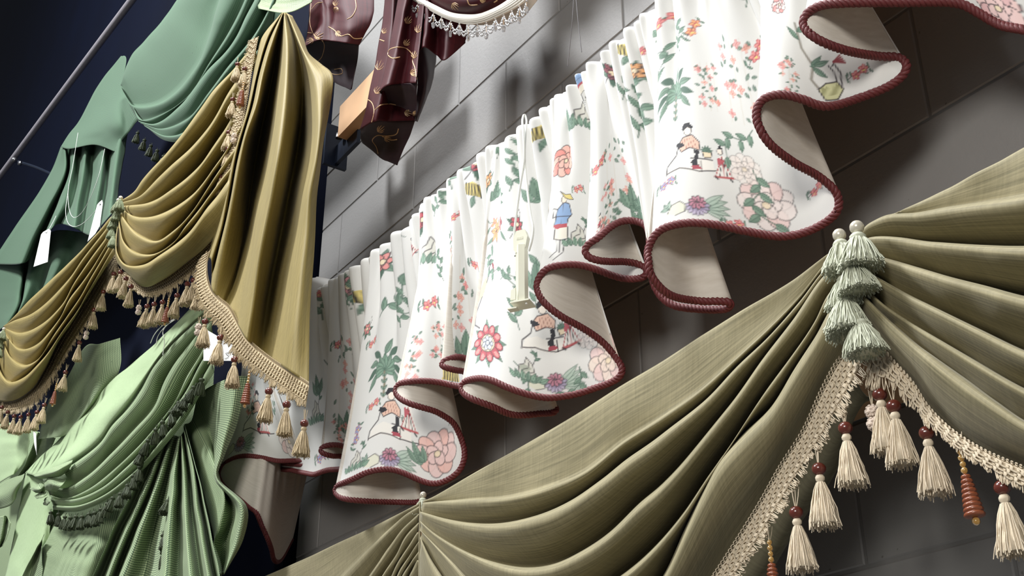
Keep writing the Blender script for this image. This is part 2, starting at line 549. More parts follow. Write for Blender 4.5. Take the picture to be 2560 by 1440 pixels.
HEML = float(np.linalg.norm(np.diff(hem, axis=0), axis=1).sum())
uu = np.linspace(0, HEML, 6000)
# where each part of the hem is gathered on the board
w = int(6000 * .55 / HEML) | 1
pad = np.concatenate([np.linspace(hem[0, 0] + .35, hem[0, 0], w // 2), hem[:, 0], np.linspace(hem[-1, 0], hem[-1, 0] - .25, w // 2)])
hs = np.convolve(pad, np.hanning(w + 2)[1:-1] / np.hanning(w + 2).sum(), 'valid')[:6000]
hs = np.minimum.accumulate(hs) - np.linspace(0, .02, 6000)
hs = np.interp(uu, uu, hs)
TOPZ = 3.005
ear = .075 * np.exp(-((hs + 2.70) / .05) ** 2)
ty = np.full(6000, 1.15)
# the left end turns back to the wall
ret = np.argmin(np.linalg.norm(hem - (CAM + rays([(552, 1183)])[0] * (1.12 / rays([(552, 1183)])[0][1])), axis=1))
kk = np.clip((np.arange(6000) - ret) / (6000 - ret), 0, 1)
ty = 1.15 + .24 * kk
hs = np.where(kk > 0, hs[ret], hs)
topc = np.stack([hs, ty, TOPZ + ear + .012 * np.sin(hs * 9)], -1)


def floral_grid(u, nv, header=True):
    """points of the gathered cloth for the hem positions u, nv rows from the board to the hem"""
    T = np.stack([np.interp(u, uu, topc[:, i]) for i in range(3)], -1)
    H = np.stack([np.interp(u, uu, hem[:, i]) for i in range(3)], -1)
    v = np.linspace(0, 1, nv)[:, None, None]
    f = v ** 1.25
    G = T * (1 - f) + H * f
    G[:, :, 2:] = (T * (1 - v) + H * v)[:, :, 2:]
    # tight gathers that die out towards the hem
    ph = u * 2 * np.pi / .085 + 2.2 * np.sin(u * 7.3) + 1.4 * np.sin(u * 17.1 + 1)
    ph2 = u * 2 * np.pi / .041 + 2.0 * np.sin(u * 11)
    V = v[:, :, 0]
    amp = .016 * np.exp(-(V / .55) ** 2) * (1 - V)
    amp2 = .006 * np.exp(-(V / .16) ** 2)
    G[:, :, 1] -= amp * np.sin(ph) + amp2 * np.sin(ph2)
    G[:, :, 0] += .6 * amp * np.cos(ph + .6)
    # the cloth rolls over the edge of the board at the very top
    roll = np.exp(-(V / .02) ** 2)
    G[:, :, 1] += .035 * roll
    G[:, :, 2] += .006 * np.sin(ph * .5) * np.exp(-(V / .05) ** 2)
    return G


floral = thing('floral_valance', 'white chinoiserie floral valance with burgundy rope along its rippling hem', 'valance', (-1.8, 1.15, 2.4))
FP = np.array((-1.8, 1.15, 2.4))
# coarse copy, to find which cloth shows and where a motif lands
cu = np.linspace(0, HEML, 1500); cv = 60
CG = floral_grid(cu, cv)
cq = grid_quads(cv, 1500)
fl_bvh = BVHTree.FromPolygons([Vector(p) for p in CG.reshape(-1, 3)], [tuple(q) for q in cq.tolist()])
pr = project(CG.reshape(-1, 3)).reshape(cv, 1500, 3)
vis = np.zeros(1500)
for b in range(2, cv, 4):
    for a in range(0, 1500, 2):
        x, y, z = pr[b, a]
        if -20 < x < 2580 and -20 < y < 1460:
            d = Vector(CG[b, a]) - Vector(CAM); L = d.length
            h = fl_bvh.ray_cast(Vector(CAM), d / L, L - .006)
            if h[0] is None: vis[a:a + 2] += 1
dens = np.convolve(np.where(vis > 1, 1.0, .12), np.ones(9) / 9, 'same')
cd = np.concatenate([[0], np.cumsum(dens)[:-1]])
NU, NV = 2300, 340
u_f = np.interp(np.linspace(0, cd[-1], NU), cd, cu)
FG = floral_grid(u_f, NV)
vm = np.concatenate([np.cumsum(np.linalg.norm(np.diff(FG, axis=0), axis=2)[::-1], 0)[::-1], np.zeros((1, NU))], 0)  # height above the hem
# ---- the print: painted thread by thread in the cloth's own coordinates (cm)
INK = srgb(58, 50, 56); GREEN = srgb(128, 156, 138); DGREEN = srgb(78, 106, 92); PGREEN = srgb(178, 198, 184)
RED = srgb(186, 84, 94); PINK = srgb(226, 150, 146); PPINK = srgb(236, 204, 200); ORANGE = srgb(236, 176, 124); YEL = srgb(226, 208, 130)
BLUE = srgb(140, 170, 210); LILAC = srgb(176, 160, 196); CREAM = srgb(240, 222, 190); BLACK = srgb(34, 34, 42); GREY = srgb(176, 172, 164)
COLR = np.empty((NV, NU, 3)); COLR[:] = srgb(224, 224, 221)


class Brush:
    def __init__(self, u0, v0, s=1.0, rot=0.0, mirror=1):
        self.u0, self.v0, self.s = u0, v0, s
        self.c, self.sn, self.mi = math.cos(rot), math.sin(rot), mirror

    def region(self, xs, ys, pad):
        R = max(np.hypot(xs, ys).max() + pad, .3) * self.s * .01
        i0, i1 = np.searchsorted(u_f, [self.u0 - R, self.u0 + R])
        if i1 - i0 < 2: return None
        mid = vm[:, (i0 + i1) // 2]
        jj = np.where(np.abs(mid - self.v0) < R * 1.3)[0]
        if len(jj) < 2: return None
        sl = (slice(jj[0], jj[-1] + 1), slice(i0, i1))
        X = -(u_f[None, i0:i1] - self.u0) / (.01 * self.s) * self.mi
        Y = (vm[sl] - self.v0) / (.01 * self.s)
        X = np.broadcast_to(X, Y.shape)
        return sl, X * self.c + Y * self.sn, -X * self.sn + Y * self.c

    def put(self, sl, a, c):
        COLR[sl] += (np.asarray(c) - COLR[sl]) * a[..., None]

    def poly(self, pts, c, a=1.0):
        p = np.asarray(pts, float); g = self.region(p[:, 0], p[:, 1], .1)
        if g is None: return
        sl, X, Y = g
        ins = np.zeros(X.shape, bool)
        x0, y0 = p[-1]
        for x1, y1 in p:
            if y0 != y1:
                ins ^= ((y1 > Y) != (y0 > Y)) & (X < (x0 - x1) * (Y - y1) / (y0 - y1) + x1)
            x0, y0 = x1, y1
        self.put(sl, ins * a, c)

    def line(self, pts, c, w=.12, a=1.0):
        p = np.asarray(pts, float); g = self.region(p[:, 0], p[:, 1], w * 2)
        if g is None: return
        sl, X, Y = g
        D = np.full(X.shape, 1e9)
        for (x0, y0), (x1, y1) in zip(p[:-1], p[1:]):
            dx, dy = x1 - x0, y1 - y0; L = dx * dx + dy * dy + 1e-9
            t = np.clip(((X - x0) * dx + (Y - y0) * dy) / L, 0, 1)
            D = np.minimum(D, (X - x0 - t * dx) ** 2 + (Y - y0 - t * dy) ** 2)
        self.put(sl, np.clip(1.3 - np.sqrt(D) / w, 0, 1) * a, c)

    def blob(self, x, y, rx, ry, c, rot=0.0, edge=INK, a=1.0, ew=.1):
        t = np.linspace(0, 2 * np.pi, 15)
        q = np.stack([rx * np.cos(t), ry * np.sin(t)], -1)
        q = q @ np.array([[math.cos(rot), math.sin(rot)], [-math.sin(rot), math.cos(rot)]]) + (x, y)
        self.poly(q[:-1], c, a)
        if edge is not None: self.line(q, edge, ew, .85 * a)

    def leaf(self, x, y, L, ang, c=GREEN, w=.32, a=1.0, edge=DGREEN):
        d = np.array([math.cos(ang), math.sin(ang)]); e = np.array([-d[1], d[0]])
        t = np.linspace(0, 1, 8)
        up = [(x, y) + d * L * k + e * L * w * math.sin(math.pi * k ** .8) * .5 for k in t]
        lo = [(x, y) + d * L * k - e * L * w * math.sin(math.pi * k ** .8) * .5 for k in t[::-1]]
        self.poly(up + lo[1:], c, a)
        self.poly(up + [tuple((x, y) + d * L * k) for k in t[::-1]], DGREEN if c is GREEN else c, .35 * a)
        self.line(up + lo[1:], edge, .09, .8 * a)
        self.line([(x, y), tuple((x, y) + d * L * .9)], edge, .08, .7 * a)

    # ---- motifs
    def peony(self, R=3, c1=PINK, c2=PPINK, a=1.0, edge=INK):
        for k in range(9):
            g = k * 2 * math.pi / 9 + .3
            self.blob(.62 * R * math.cos(g), .55 * R * math.sin(g), .42 * R, .36 * R, c1 if k % 2 else c2, g, edge, a)
        for k in range(5):
            g = k * 2 * math.pi / 5
            self.blob(.25 * R * math.cos(g), .22 * R * math.sin(g), .3 * R, .24 * R, c2, g, edge, a)
        self.blob(0, 0, .16 * R, .14 * R, CREAM, 0, edge, a)

    def lotus(self, R=3.2):
        for k in range(8):
            self.leaf(0, 0, R * 1.25, k * math.pi / 4 + .2, GREEN, .35)
        for k in range(10):
            g = k * 2 * math.pi / 10
            self.blob(.68 * R * math.cos(g), .62 * R * math.sin(g), .36 * R, .23 * R, RED, g)
            self.blob(.80 * R * math.cos(g), .74 * R * math.sin(g), .16 * R, .12 * R, PINK, g, None)
        self.blob(0, 0, .5 * R, .45 * R, CREAM)
        for k in range(7):
            g = k * 2 * math.pi / 7
            self.blob(.24 * R * math.cos(g), .22 * R * math.sin(g), .17 * R, .14 * R, srgb(206, 214, 226), g)
        self.blob(0, 0, .14 * R, .13 * R, srgb(206, 214, 226))

    def aster(self, R=1.8, a=.9):
        for k in range(5):
            self.leaf(.4 * R, -.1 * R, 2.0 * R, -.5 + k * .28, PGREEN, .3, .8)
        for k in range(9):
            g = math.pi + k * math.pi / 8
            self.blob(.55 * R * math.cos(g), .5 * R * math.sin(g), .4 * R, .17 * R, LILAC, g, INK, a * .8)
        for k in range(9):
            g = k * 2 * math.pi / 9
            self.blob(.4 * R * math.cos(g), .2 * R + .3 * R * math.sin(g), .28 * R, .17 * R, srgb(196, 130, 150), g, INK, a)
        # rock beside it
        self.poly([(-4.2, -.9), (-3.6, .3), (-2.4, .7), (-1.6, .1), (-1.7, -.9), (-3, -1.3)], srgb(222, 222, 196), .7)
        self.line([(-4.2, -.9), (-3.6, .3), (-2.4, .7), (-1.6, .1), (-1.7, -.9), (-3, -1.3)], INK, .09, .8)
        for k in range(3):
            self.leaf(-4.0, -.2, 1.3, 1.5 + k * .7, PGREEN, .4)

    def lily(self):
        self.line([(3.2, 8), (1.6, 4.5), (.4, 1), (-1.0, -3)], INK, .13, .8)
        self.line([(.6, 1.4), (-3, 1.8), (-4.6, 3.8)], DGREEN, .12, .8)
        for x, y, g in ((1.6, 5.6, 2.6), (2.6, 6.6, .3), (2.0, 7.2, 1.9), (2.4, 5.4, .1), (-.8, -2.4, -1.2), (-.6, -1.2, 3.6), (3.4, .2, -.6), (-2.6, 1.0, 3.9)):
            self.leaf(x, y, 2.3, g)
        for g in (.3, 1.2, 2.1, 3.1, 4.1, 5.2):
            self.leaf(.3, 0, 2.4, g, ORANGE, .45, 1, INK)
        for g in (.4, 1.4, 2.4, 3.6, 5):
            self.blob(2.9 + .6 * math.cos(g), 1.6 + .6 * math.sin(g), .7, .5, PINK if g > 2 else RED, g)
        for g in (1.0, 2.2, 3.4):
            self.leaf(-1.2, 1.4, 1.4, g, ORANGE, .5, 1, RED)

    def sprig(self, c=PINK, n=5, L=5):
        self.line([(-L * .5, -.6), (-L * .2, 0), (L * .2, .2), (L * .5, .9)], INK, .1, .8)
        for k in range(n):
            x = -L * .5 + L * k / (n - 1); g = 1.2 + .8 * math.sin(k * 2.3)
            self.leaf(x, .1 * k - .3, 1.3, g, GREEN, .35); self.leaf(x, .1 * k - .3, 1.1, g - 2.4, GREEN, .35)
        for x, y in ((-.4, -.2), (1.5, .5)):
            for g in range(5):
                self.blob(x + .5 * math.cos(g * 1.256), y + .5 * math.sin(g * 1.256), .5, .33, c, g * 1.256, RED)
            self.blob(x, y - .3, .25, .2, YEL, 0, None)

    def branch(self, L=8, n=7, leafL=2.2, ang=1.1, c=GREEN):
        P = [(L * (k / n) * math.cos(ang + .25 * math.sin(k)), L * (k / n) * math.sin(ang + .25 * math.sin(k))) for k in range(n + 1)]
        self.line(P, DGREEN, .13, .9)
        for k in range(1, n + 1):
            x, y = P[k]
            self.leaf(x, y, leafL, ang + (.9 if k % 2 else -.9), c, .5)

    def palm(self, L=4.2):
        self.line([(0, -4), (.1, -2), (0, 0)], srgb(120, 112, 80), .25, .9)
        for k in range(4):
            self.leaf(0, -4 + k, .8, .8, PGREEN, .4); self.leaf(0, -4 + k, .8, 2.3, PGREEN, .4)
        for k in range(9):
            g = -.35 + k * (math.pi + .7) / 8
            bx, by = .55 * L * math.cos(g), .75 * L * math.sin(g) * .9 + .3
            self.leaf(0, 0, .62 * L, g, GREEN if k % 2 else srgb(128, 160, 140), .42)
            self.leaf(bx * .75, by * .75, .6 * L, g - (.5 if math.cos(g) > 0 else -.5), GREEN if k % 2 == 0 else DGREEN, .4)

    def trellis(self, w=4, h=9):
        rr = random.Random(int(self.u0 * 1000))
        for k in range(3):
            self.line([(-w * .3 + k * w * .3, -h / 2), (-w * .3 + k * w * .3, h / 2)], srgb(214, 210, 200), .12, .6)
        for k in range(34):
            x, y = rr.uniform(-w / 2, w / 2), rr.uniform(-h / 2, h / 2)
            if k % 3:
                self.leaf(x, y, rr.uniform(.5, 1.0), rr.uniform(0, 6.3), GREEN, .5, .8)
            else:
                for g in range(4):
                    self.blob(x + .3 * math.cos(g * 1.57), y + .3 * math.sin(g * 1.57), .3, .2, PINK if k % 2 else srgb(232, 170, 150), g * 1.57, srgb(206, 120, 120), .7, .05)

    def bigleaves(self, n=3):
        for k in range(n):
            self.leaf(k * 1.1 - 1.1, -2.2, 4.6 - abs(k - 1), 1.9 - k * .33, GREEN, .42)
            self.leaf(k * 1.1 - 1.1, -2.2, 2.2, .2 + k, GREEN, .5)

    def lady(self):
        # low seat, kneeling robes, fan of a sleeve
        self.poly([(-5.4, -3.0), (-4.6, -1.2), (-2.6, -.6), (-.6, -1.3), (2.6, -1.2), (2.8, -2.8), (.4, -3.4), (-3, -2.6)], srgb(238, 234, 226), .8)
        self.line([(-5.4, -3.0), (-5.2, -1.6), (-3.6, -.2), (-3.2, 1.2)], INK, .13)
        self.line([(-5.2, -2.8), (-3, -2.4), (.3, -3.2), (2.6, -2.9), (4.4, -2.5)], INK, .12)
        self.line([(.6, -1.5), (.6, -3.2)], INK, .12); self.line([(-1, -1.0), (2.6, -1.2)], INK, .12)
        self.poly([(-3.3, 1.4), (-2.2, 2.6), (-.4, 2.9), (.8, 1.6), (.6, .3), (-1, .8), (-2.6, .2)], srgb(232, 190, 168), .9)
        self.line([(-3.3, 1.4), (-2.2, 2.6), (-.4, 2.9), (.8, 1.6), (.6, .3), (-1, .8), (-2.6, .2), (-3.3, 1.4)], INK, .11)
        for k in range(5):
            self.line([(-2.4 + .5 * k, 2.3), (-2.2 + .6 * k, .7)], srgb(150, 90, 80), .08, .7)
        self.blob(-1.2, 3.7, .75, .85, srgb(246, 236, 224))
        self.poly([(-2.4, 4.0), (-1.9, 4.9), (-.7, 5.0), (-.1, 4.3), (-.3, 3.9), (-1.2, 4.3), (-2.0, 3.7)], BLACK)
        self.poly([(-3.6, 1.3), (-3.4, 1.9), (-2.2, 1.7), (-1.9, 1.2), (-2.9, .9)], BLACK)
        self.poly([(-.3, .4), (.5, .2), (.4, -1.0), (.0, -1.5), (.3, -2.3), (-.7, -2.4), (-1.0, -1.6), (-.3, -1.1), (-.2, -.4)], BLACK)
        self.poly([(-1.0, -2.3), (.3, -2.2), (.8, -2.8), (-.8, -2.9)], srgb(170, 70, 84))
        self.poly([(1.0, .1), (2.6, .1), (2.4, -.8), (1.3, -.9)], CREAM); self.line([(1.0, .1), (2.6, .1), (2.4, -.8), (1.3, -.9), (1.0, .1)], INK, .1)
        for k in range(6): self.leaf(1.8, .1, 1.0, .3 + k * .5, GREEN, .35)

    def child(self):
        self.poly([(-.4, 1.2), (.5, 1.2), (1.6, -2.6), (-1.6, -2.8)], srgb(240, 236, 230), .9)
        for k in range(5): self.line([(0, 1.0), (-1.5 + .7 * k, -2.6)], INK if k % 2 else srgb(176, 60, 70), .1)
        self.line([(-1.6, -2.8), (1.6, -2.5)], srgb(186, 80, 84), .22)
        self.poly([(-.7, 1.0), (.1, .2), (-.6, -.8), (-.9, -.4)], srgb(186, 90, 100))
        self.blob(-.2, 1.9, .5, .6, srgb(246, 236, 224)); self.poly([(-.6, 2.3), (-.1, 3.2), (.4, 2.4)], BLACK)
        self.line([(-1.6, -2.8), (-1.2, -3.1)], BLACK, .2); self.line([(1.0, -2.8), (1.3, -3.1)], BLACK, .2)

    def man(self):
        self.poly([(-1.7, -1.2), (-1.3, 1.9), (.1, 3.2), (1.6, 2.6), (2.2, .4), (1.3, -.4), (1.1, -1.4)], BLUE)
        self.line([(-1.7, -1.2), (-1.3, 1.9), (.1, 3.2), (1.6, 2.6), (2.2, .4), (1.3, -.4), (1.1, -1.4)], INK, .12)
        self.line([(0, 3), (-.2, -1.2)], INK, .08, .6)
        self.poly([(-1.8, -1.1), (1.2, -1.3), (1.0, -2.0), (-.6, -2.3), (-1.7, -1.8)], RED)
        self.poly([(-1.5, -2.1), (1.2, -2.0), (1.3, -4.4), (.4, -4.2), (-.2, -4.5), (-1.5, -4.0)], srgb(236, 230, 216)); self.line([(-1.5, -2.1), (-1.5, -4.0), (-.2, -4.5), (1.3, -4.4), (1.2, -2)], INK, .1)
        self.line([(-.9, -4.2), (-.8, -6.6), (-2.0, -7.4)], INK, .1); self.line([(.8, -4.4), (.4, -7.0), (-1.3, -8.2)], INK, .1); self.line([(-.2, -4.4), (-.2, -6.9)], INK, .1)
        self.line([(-1.3, 1.9), (-2.4, 2.6), (-2.2, .6), (.6, .2), (2.0, .1)], INK, .1)
        self.blob(.2, 3.8, .75, .8, srgb(240, 226, 206))
        self.poly([(-1.0, 5.6), (.4, 4.7), (1.9, 4.6), (2.8, 3.4), (1.6, 3.5), (.4, 4.0), (-.5, 5.0)], YEL); self.line([(-1.0, 5.6), (.4, 4.7), (1.9, 4.6), (2.8, 3.4), (1.6, 3.5), (.4, 4.0), (-1.0, 5.6)], INK, .09)

    def bird(self):
        self.line([(-2.4, 6), (-2.0, 3), (-.9, 1.2), (-1.4, -.6), (-.6, -1.6)], srgb(120, 112, 96), .2, .8)
        for x, y, g in ((-1.2, 1.0, .7), (-.8, 1.3, .1), (-2.2, 4.0, 2.4), (-2.3, 5, .6), (-1.0, 1.0, 5.6)): self.leaf(x, y, 2.0, g)
        self.poly([(-.8, -1.6), (.2, -.9), (1.6, -1.0), (2.1, -2.0), (1.2, -2.9), (-.2, -2.8)], srgb(206, 206, 160)); self.line([(-.8, -1.6), (.2, -.9), (1.6, -1.0), (2.1, -2.0), (1.2, -2.9), (-.2, -2.8), (-.8, -1.6)], INK, .1)
        for k in range(12): self.line([(-.4 + .2 * k, -1.3 - .1 * (k % 3)), (-.3 + .2 * k, -2.3)], srgb(120, 120, 70), .07, .6)
        self.line([(2.0, -1.8), (2.3, -.2), (1.8, 1.0), (1.5, .8)], INK, .12); self.line([(1.6, -1.0), (1.5, .2), (1.0, 1.0)], INK, .1)
        for k in range(5): self.line([(1.8, 1.2), (3.2 - .1 * k, .6 + .25 * k)], srgb(140, 50, 60), .13)

    def crane(self):
        self.line([(1.6, 4.2), (1.0, 3.4), (1.1, 1.8), (.6, .2), (-.6, -2.6), (-.4, -4.2), (.8, -4.8)], INK, .13)
        self.poly([(.9, 2.2), (.3, 1.9), (-.6, .4), (-.7, -1.6), (.5, -.2), (1.0, 1.0)], srgb(214, 214, 170))
        for k in range(4): self.line([(1.4, 4.4), (2.6 - .1 * k, 2.8 + .3 * k)], srgb(140, 50, 60), .13)
        self.blob(1.2, 4.2, .35, .4, srgb(70, 80, 90))

    def fragment(self, c):
        for k in range(6):
            self.leaf(0, -.2, 2.6, k * 1.05 + .3, GREEN if k % 2 else DGREEN, .42)
        for k in range(6):
            g = k * 1.05
            self.blob(.75 * math.cos(g), .2 + .9 * math.sin(g), .75, .5, c, g)
        self.blob(0, .2, .5, .5, CREAM)
        self.line([(-2.4, -2.6), (-1, -1.2), (.2, -.4), (1.4, 2.4), (1.2, 3.6)], INK, .12, .8)

    def rock(self):
        self.poly([(-1.8, -1.6), (-1.5, .6), (-.6, 1.0), (-.2, 2.2), (.9, 1.2), (1.2, -.2), (2.2, -1.4)], srgb(206, 204, 190), .6)
        for p in ([(-1.8, -1.6), (-1.5, .6), (-.6, 1.0), (-.2, 2.2), (.9, 1.2), (1.2, -.2), (2.2, -1.4)], [(-1.2, -1.2), (-.8, 0), (.1, .4), (.3, 1.4)], [(-.2, -1.3), (.3, -.4), (.9, -.2)], [(1.0, 1.2), (1.6, 2.4), (1.2, 3.6)]):
            self.line(p, INK, .11, .85)
        for k in range(7): self.leaf(-2.2 + .7 * k, -1.8, 1.7, 2.3 - .3 * k, GREEN if k % 2 else srgb(140, 170, 150), .5)
        for k in range(4): self.leaf(1.4 + .1 * k, 2 + .4 * k, 1.1, .4 + .9 * k, GREEN, .4)

    def tiger(self):
        self.poly([(-1.4, -1), (-1.2, .6), (0, 1.3), (1.3, .8), (1.2, -.9)], YEL)
        for k in range(6): self.line([(-1.1 + .4 * k, -.9), (-.9 + .4 * k, .9)], BLACK, .13)
        self.leaf(0, -1, 2, 4.4)


def motif(px, py, what, s=1.0, rot=0.0, mirror=1, **kw):
    d = Vector(rays([(px, py)])[0])
    h = fl_bvh.ray_cast(Vector(CAM), d.normalized(), 9)
    if h[0] is None: return
    q = h[2]; b, a = divmod(q, 1499)
    i = int(np.searchsorted(u_f, cu[min(a, 1499)])); i = min(i, NU - 1)
    jv = int((b + .5) / (cv - 1) * (NV - 1))
    br = Brush(u_f[i], vm[jv, i], s * 1.3, rot, mirror)
    getattr(br, what)(**kw)


for a in [(1690, 235, 'palm', 1.0), (1740, 385, 'lady', .88), (1808, 408, 'child', .8), (1745, 512, 'aster', .95), (1915, 520, 'peony', 1.0, 0, 1, dict(R=3.6, c1=PPINK, c2=srgb(238, 226, 222), a=.8)), (1862, 425, 'peony', .9, 0, 1, dict(R=2.6, c1=srgb(240, 224, 216), c2=srgb(240, 230, 224), a=.5)),
          (1840, 205, 'trellis', 1.1, -.1, 1, dict(w=6, h=11)), (1770, 215, 'trellis', .8), (2055, 195, 'bird', 1.15), (2035, 90, 'branch', .7), (1725, 75, 'sprig', .7, .8, 1, dict(c=ORANGE)), (1880, 420, 'branch', .9, 3.6), (1950, 10, 'peony', .8, 0, 1, dict(R=1.8)), (1860, 20, 'branch', .9, 0), (2040, 480, 'sprig', .5),
          (1415, 400, 'peony', 1.0, 0, 1, dict(R=2.9, c1=srgb(232, 150, 140), c2=srgb(240, 190, 176))), (1408, 545, 'man', .82), (1540, 450, 'trellis', 1.1, 0, 1, dict(w=6, h=13)), (1582, 490, 'bigleaves', .9), (1590, 340, 'branch', 1.0), (1500, 560, 'child', .5), (1590, 185, 'fragment', .8, 0, 1, dict(c=ORANGE)), (1600, 290, 'branch', .9, .2),
          (1240, 580, 'lily', 1.0), (1215, 862, 'lotus', 1.0), (1378, 835, 'lady', 1.0), (1420, 825, 'child', 1.0), (1522, 900, 'peony', 1.0, 0, 1, dict(R=3.4, c1=PPINK, c2=srgb(240, 222, 208), a=.8)), (1470, 840, 'peony', .8, 0, 1, dict(R=2.6, c1=srgb(240, 228, 220), c2=srgb(240, 230, 224), a=.5)), (1388, 962, 'aster', 1.0), (1280, 900, 'branch', .9, -1.9), (1300, 820, 'branch', 1.0, .6),
          (1072, 765, 'sprig', 1.05), (950, 790, 'branch', 1.2, -.6), (960, 925, 'palm', 1.25), (1150, 770, 'trellis', 1.3, 0, 1, dict(w=6, h=14)), (1205, 730, 'crane', 1.25), (1165, 865, 'bigleaves', 1.1), (1030, 900, 'trellis', 1.0, 0, 1, dict(w=2.5, h=10)), (1340, 690, 'bigleaves', 1.1),
          (990, 1045, 'lady', 1.1), (1023, 1040, 'child', 1.1), (972, 1145, 'aster', 1.15), (1092, 1135, 'peony', 1.15, 0, 1, dict(R=3.6, c1=srgb(236, 190, 180), c2=PPINK, a=.9)), (1120, 1060, 'branch', .8, -.8), (865, 950, 'trellis', 1.3, 0, 1, dict(w=6, h=13)), (890, 1090, 'sprig', .9, 1.2, 1, dict(c=BLUE)), (870, 1060, 'bigleaves', 1.0),
          (810, 900, 'branch', 1.4, -2.2), (805, 800, 'branch', 1.2, .3), (650, 1040, 'lady', 1.2), (660, 1045, 'child', 1.2), (600, 1110, 'aster', 1.2), (722, 1105, 'peony', 1.2, 0, 1, dict(R=3.6, c1=PPINK, c2=srgb(240, 228, 222), a=.8)), (790, 1030, 'rock', 1.2), (800, 1150, 'sprig', 1.0, 0, 1, dict(c=BLUE)), (1130, 935, 'tiger', 1.2),
          (1560, 130, 'tiger', .9), (1530, 190, 'fragment', .9, 0, 1, dict(c=srgb(150, 90, 100))), (1440, 170, 'fragment', 1.0, 0, 1, dict(c=RED)), (1370, 240, 'fragment', 1.0, .3, 1, dict(c=PINK)), (1355, 330, 'tiger', 1.1), (1270, 340, 'fragment', 1.1, 0, 1, dict(c=RED)), (1460, 290, 'rock', 1.1), (1450, 200, 'man', .5), (1190, 410, 'fragment', 1.1, .2, 1, dict(c=RED)), (1180, 480, 'tiger', 1.2), (1130, 470, 'branch', .9, .4), (1055, 550, 'fragment', 1.1, 0, 1, dict(c=RED)), (1075, 625, 'rock', 1.3), (1085, 540, 'branch', .8), (1030, 620, 'child', .6), (955, 660, 'fragment', 1.2, 0, 1, dict(c=PINK)), (905, 745, 'tiger', 1.3), (870, 720, 'fragment', 1.3, .4, 1, dict(c=srgb(226, 160, 170))), (880, 770, 'branch', .8, .6), (1270, 480, 'branch', .9, 0), (1420, 300, 'bigleaves', .8), (1340, 470, 'bigleaves', .9, .2), (1640, 110, 'branch', .8), (1650, 60, 'sprig', .8), (1560, 250, 'branch', .8, 0), (1490, 420, 'sprig', .8), (2250, 30, 'sprig', .8), (2490, 20, 'peony', 1.0, 0, 1, dict(R=3, c1=srgb(226, 184, 184), c2=PPINK)), (1700, 130, 'branch', .6, .5), (1215, 640, 'branch', .7, -1.7), (1130, 620, 'trellis', .9, 0, 1, dict(w=4, h=8)), (845, 860, 'sprig', .9), (930, 860, 'sprig', .8), (1240, 480, 'bigleaves', .7)]:
    motif(*a[:3], *(a[3:6] if len(a) > 3 else ()), **(a[6] if len(a) > 6 else {}))

for a in [m_ for i_, m_ in enumerate([(1645, 240, 'branch', .8, .3), (1790, 110, 'trellis', .9, .1, 1, dict(w=5, h=9)), (1880, 330, 'branch', .8, 2.6), (1890, 140, 'sprig', .8, .5), (1980, 60, 'branch', .7, -.4), (1970, 190, 'trellis', .6), (2140, 190, 'sprig', .6), (1945, 450, 'bigleaves', .7, .3), (1660, 470, 'sprig', .6, 0, 1, dict(c=BLUE)), (1830, 555, 'sprig', .6),
          (1500, 330, 'trellis', .9), (1440, 470, 'sprig', .6), (1450, 590, 'rock', .9), (1395, 480, 'branch', .6, 1.2), (1520, 520, 'trellis', .8), (1600, 540, 'bigleaves', .7), (1560, 390, 'peony', .7, 0, 1, dict(R=1.4, c1=BLUE, c2=srgb(190, 200, 220))),
          (1290, 430, 'branch', .8, .5), (1290, 560, 'fragment', .8, .3, 1, dict(c=RED)), (1180, 590, 'branch', .8, 1.4), (1190, 660, 'sprig', .7), (1250, 700, 'branch', .7, -.5), (1255, 830, 'sprig', .7, .6, 1, dict(c=BLUE)), (1320, 930, 'rock', .9), (1450, 920, 'branch', .7, 3.4), (1260, 930, 'sprig', .7), (1440, 760, 'bigleaves', .7), (1340, 770, 'branch', .9, .2), (1490, 960, 'bigleaves', .7),
          (1110, 700, 'branch', .7, .8), (1100, 850, 'trellis', .9, 0, 1, dict(w=4, h=8)), (1030, 740, 'branch', .8, 2.2), (1000, 820, 'branch', .8, .2), (915, 830, 'fragment', .7, 0, 1, dict(c=PINK)), (1060, 1050, 'peony', .8, 0, 1, dict(R=2.2, c1=srgb(240, 226, 214), c2=srgb(240, 230, 222), a=.6)), (1040, 1130, 'bigleaves', .8, .4), (930, 1020, 'sprig', .7), (905, 1000, 'branch', .7, .2), (890, 1150, 'rock', .9), (850, 1100, 'trellis', .8), (990, 680, 'branch', .7, .7), (1010, 600, 'branch', .7, 1.2), (1140, 540, 'sprig', .7), (830, 980, 'branch', .9, .4), (800, 730, 'sprig', .8), (690, 1050, 'branch', .9, .4), (700, 980, 'branch', .8, 1.2), (630, 1000, 'trellis', .9), (790, 960, 'bigleaves', .9), (1410, 240, 'branch', .7, .4), (1480, 140, 'branch', .7, .3), (1520, 90, 'fragment', .7, 0, 1, dict(c=PINK)), (1580, 60, 'branch', .7), (1610, 130, 'sprig', .7), (1240, 400, 'branch', .8), (1310, 330, 'sprig', .7), (1220, 450, 'fragment', .8, 0, 1, dict(c=ORANGE))]) if i_ % 3 != 1]:
    motif(*a[:3], *(a[3:6] if len(a) > 3 else ()), **(a[6] if len(a) > 6 else {}))
fo = mk('printed_cloth', FG.reshape(-1, 3) - FP, grid_quads(NV, NU), M['print'], floral,
        uv=np.stack([np.broadcast_to(u_f, vm.shape), vm], -1), col=np.concatenate([COLR, np.ones((NV, NU, 1))], -1))
fo['label'] = 'white cotton printed with flowers, birds and small figures'
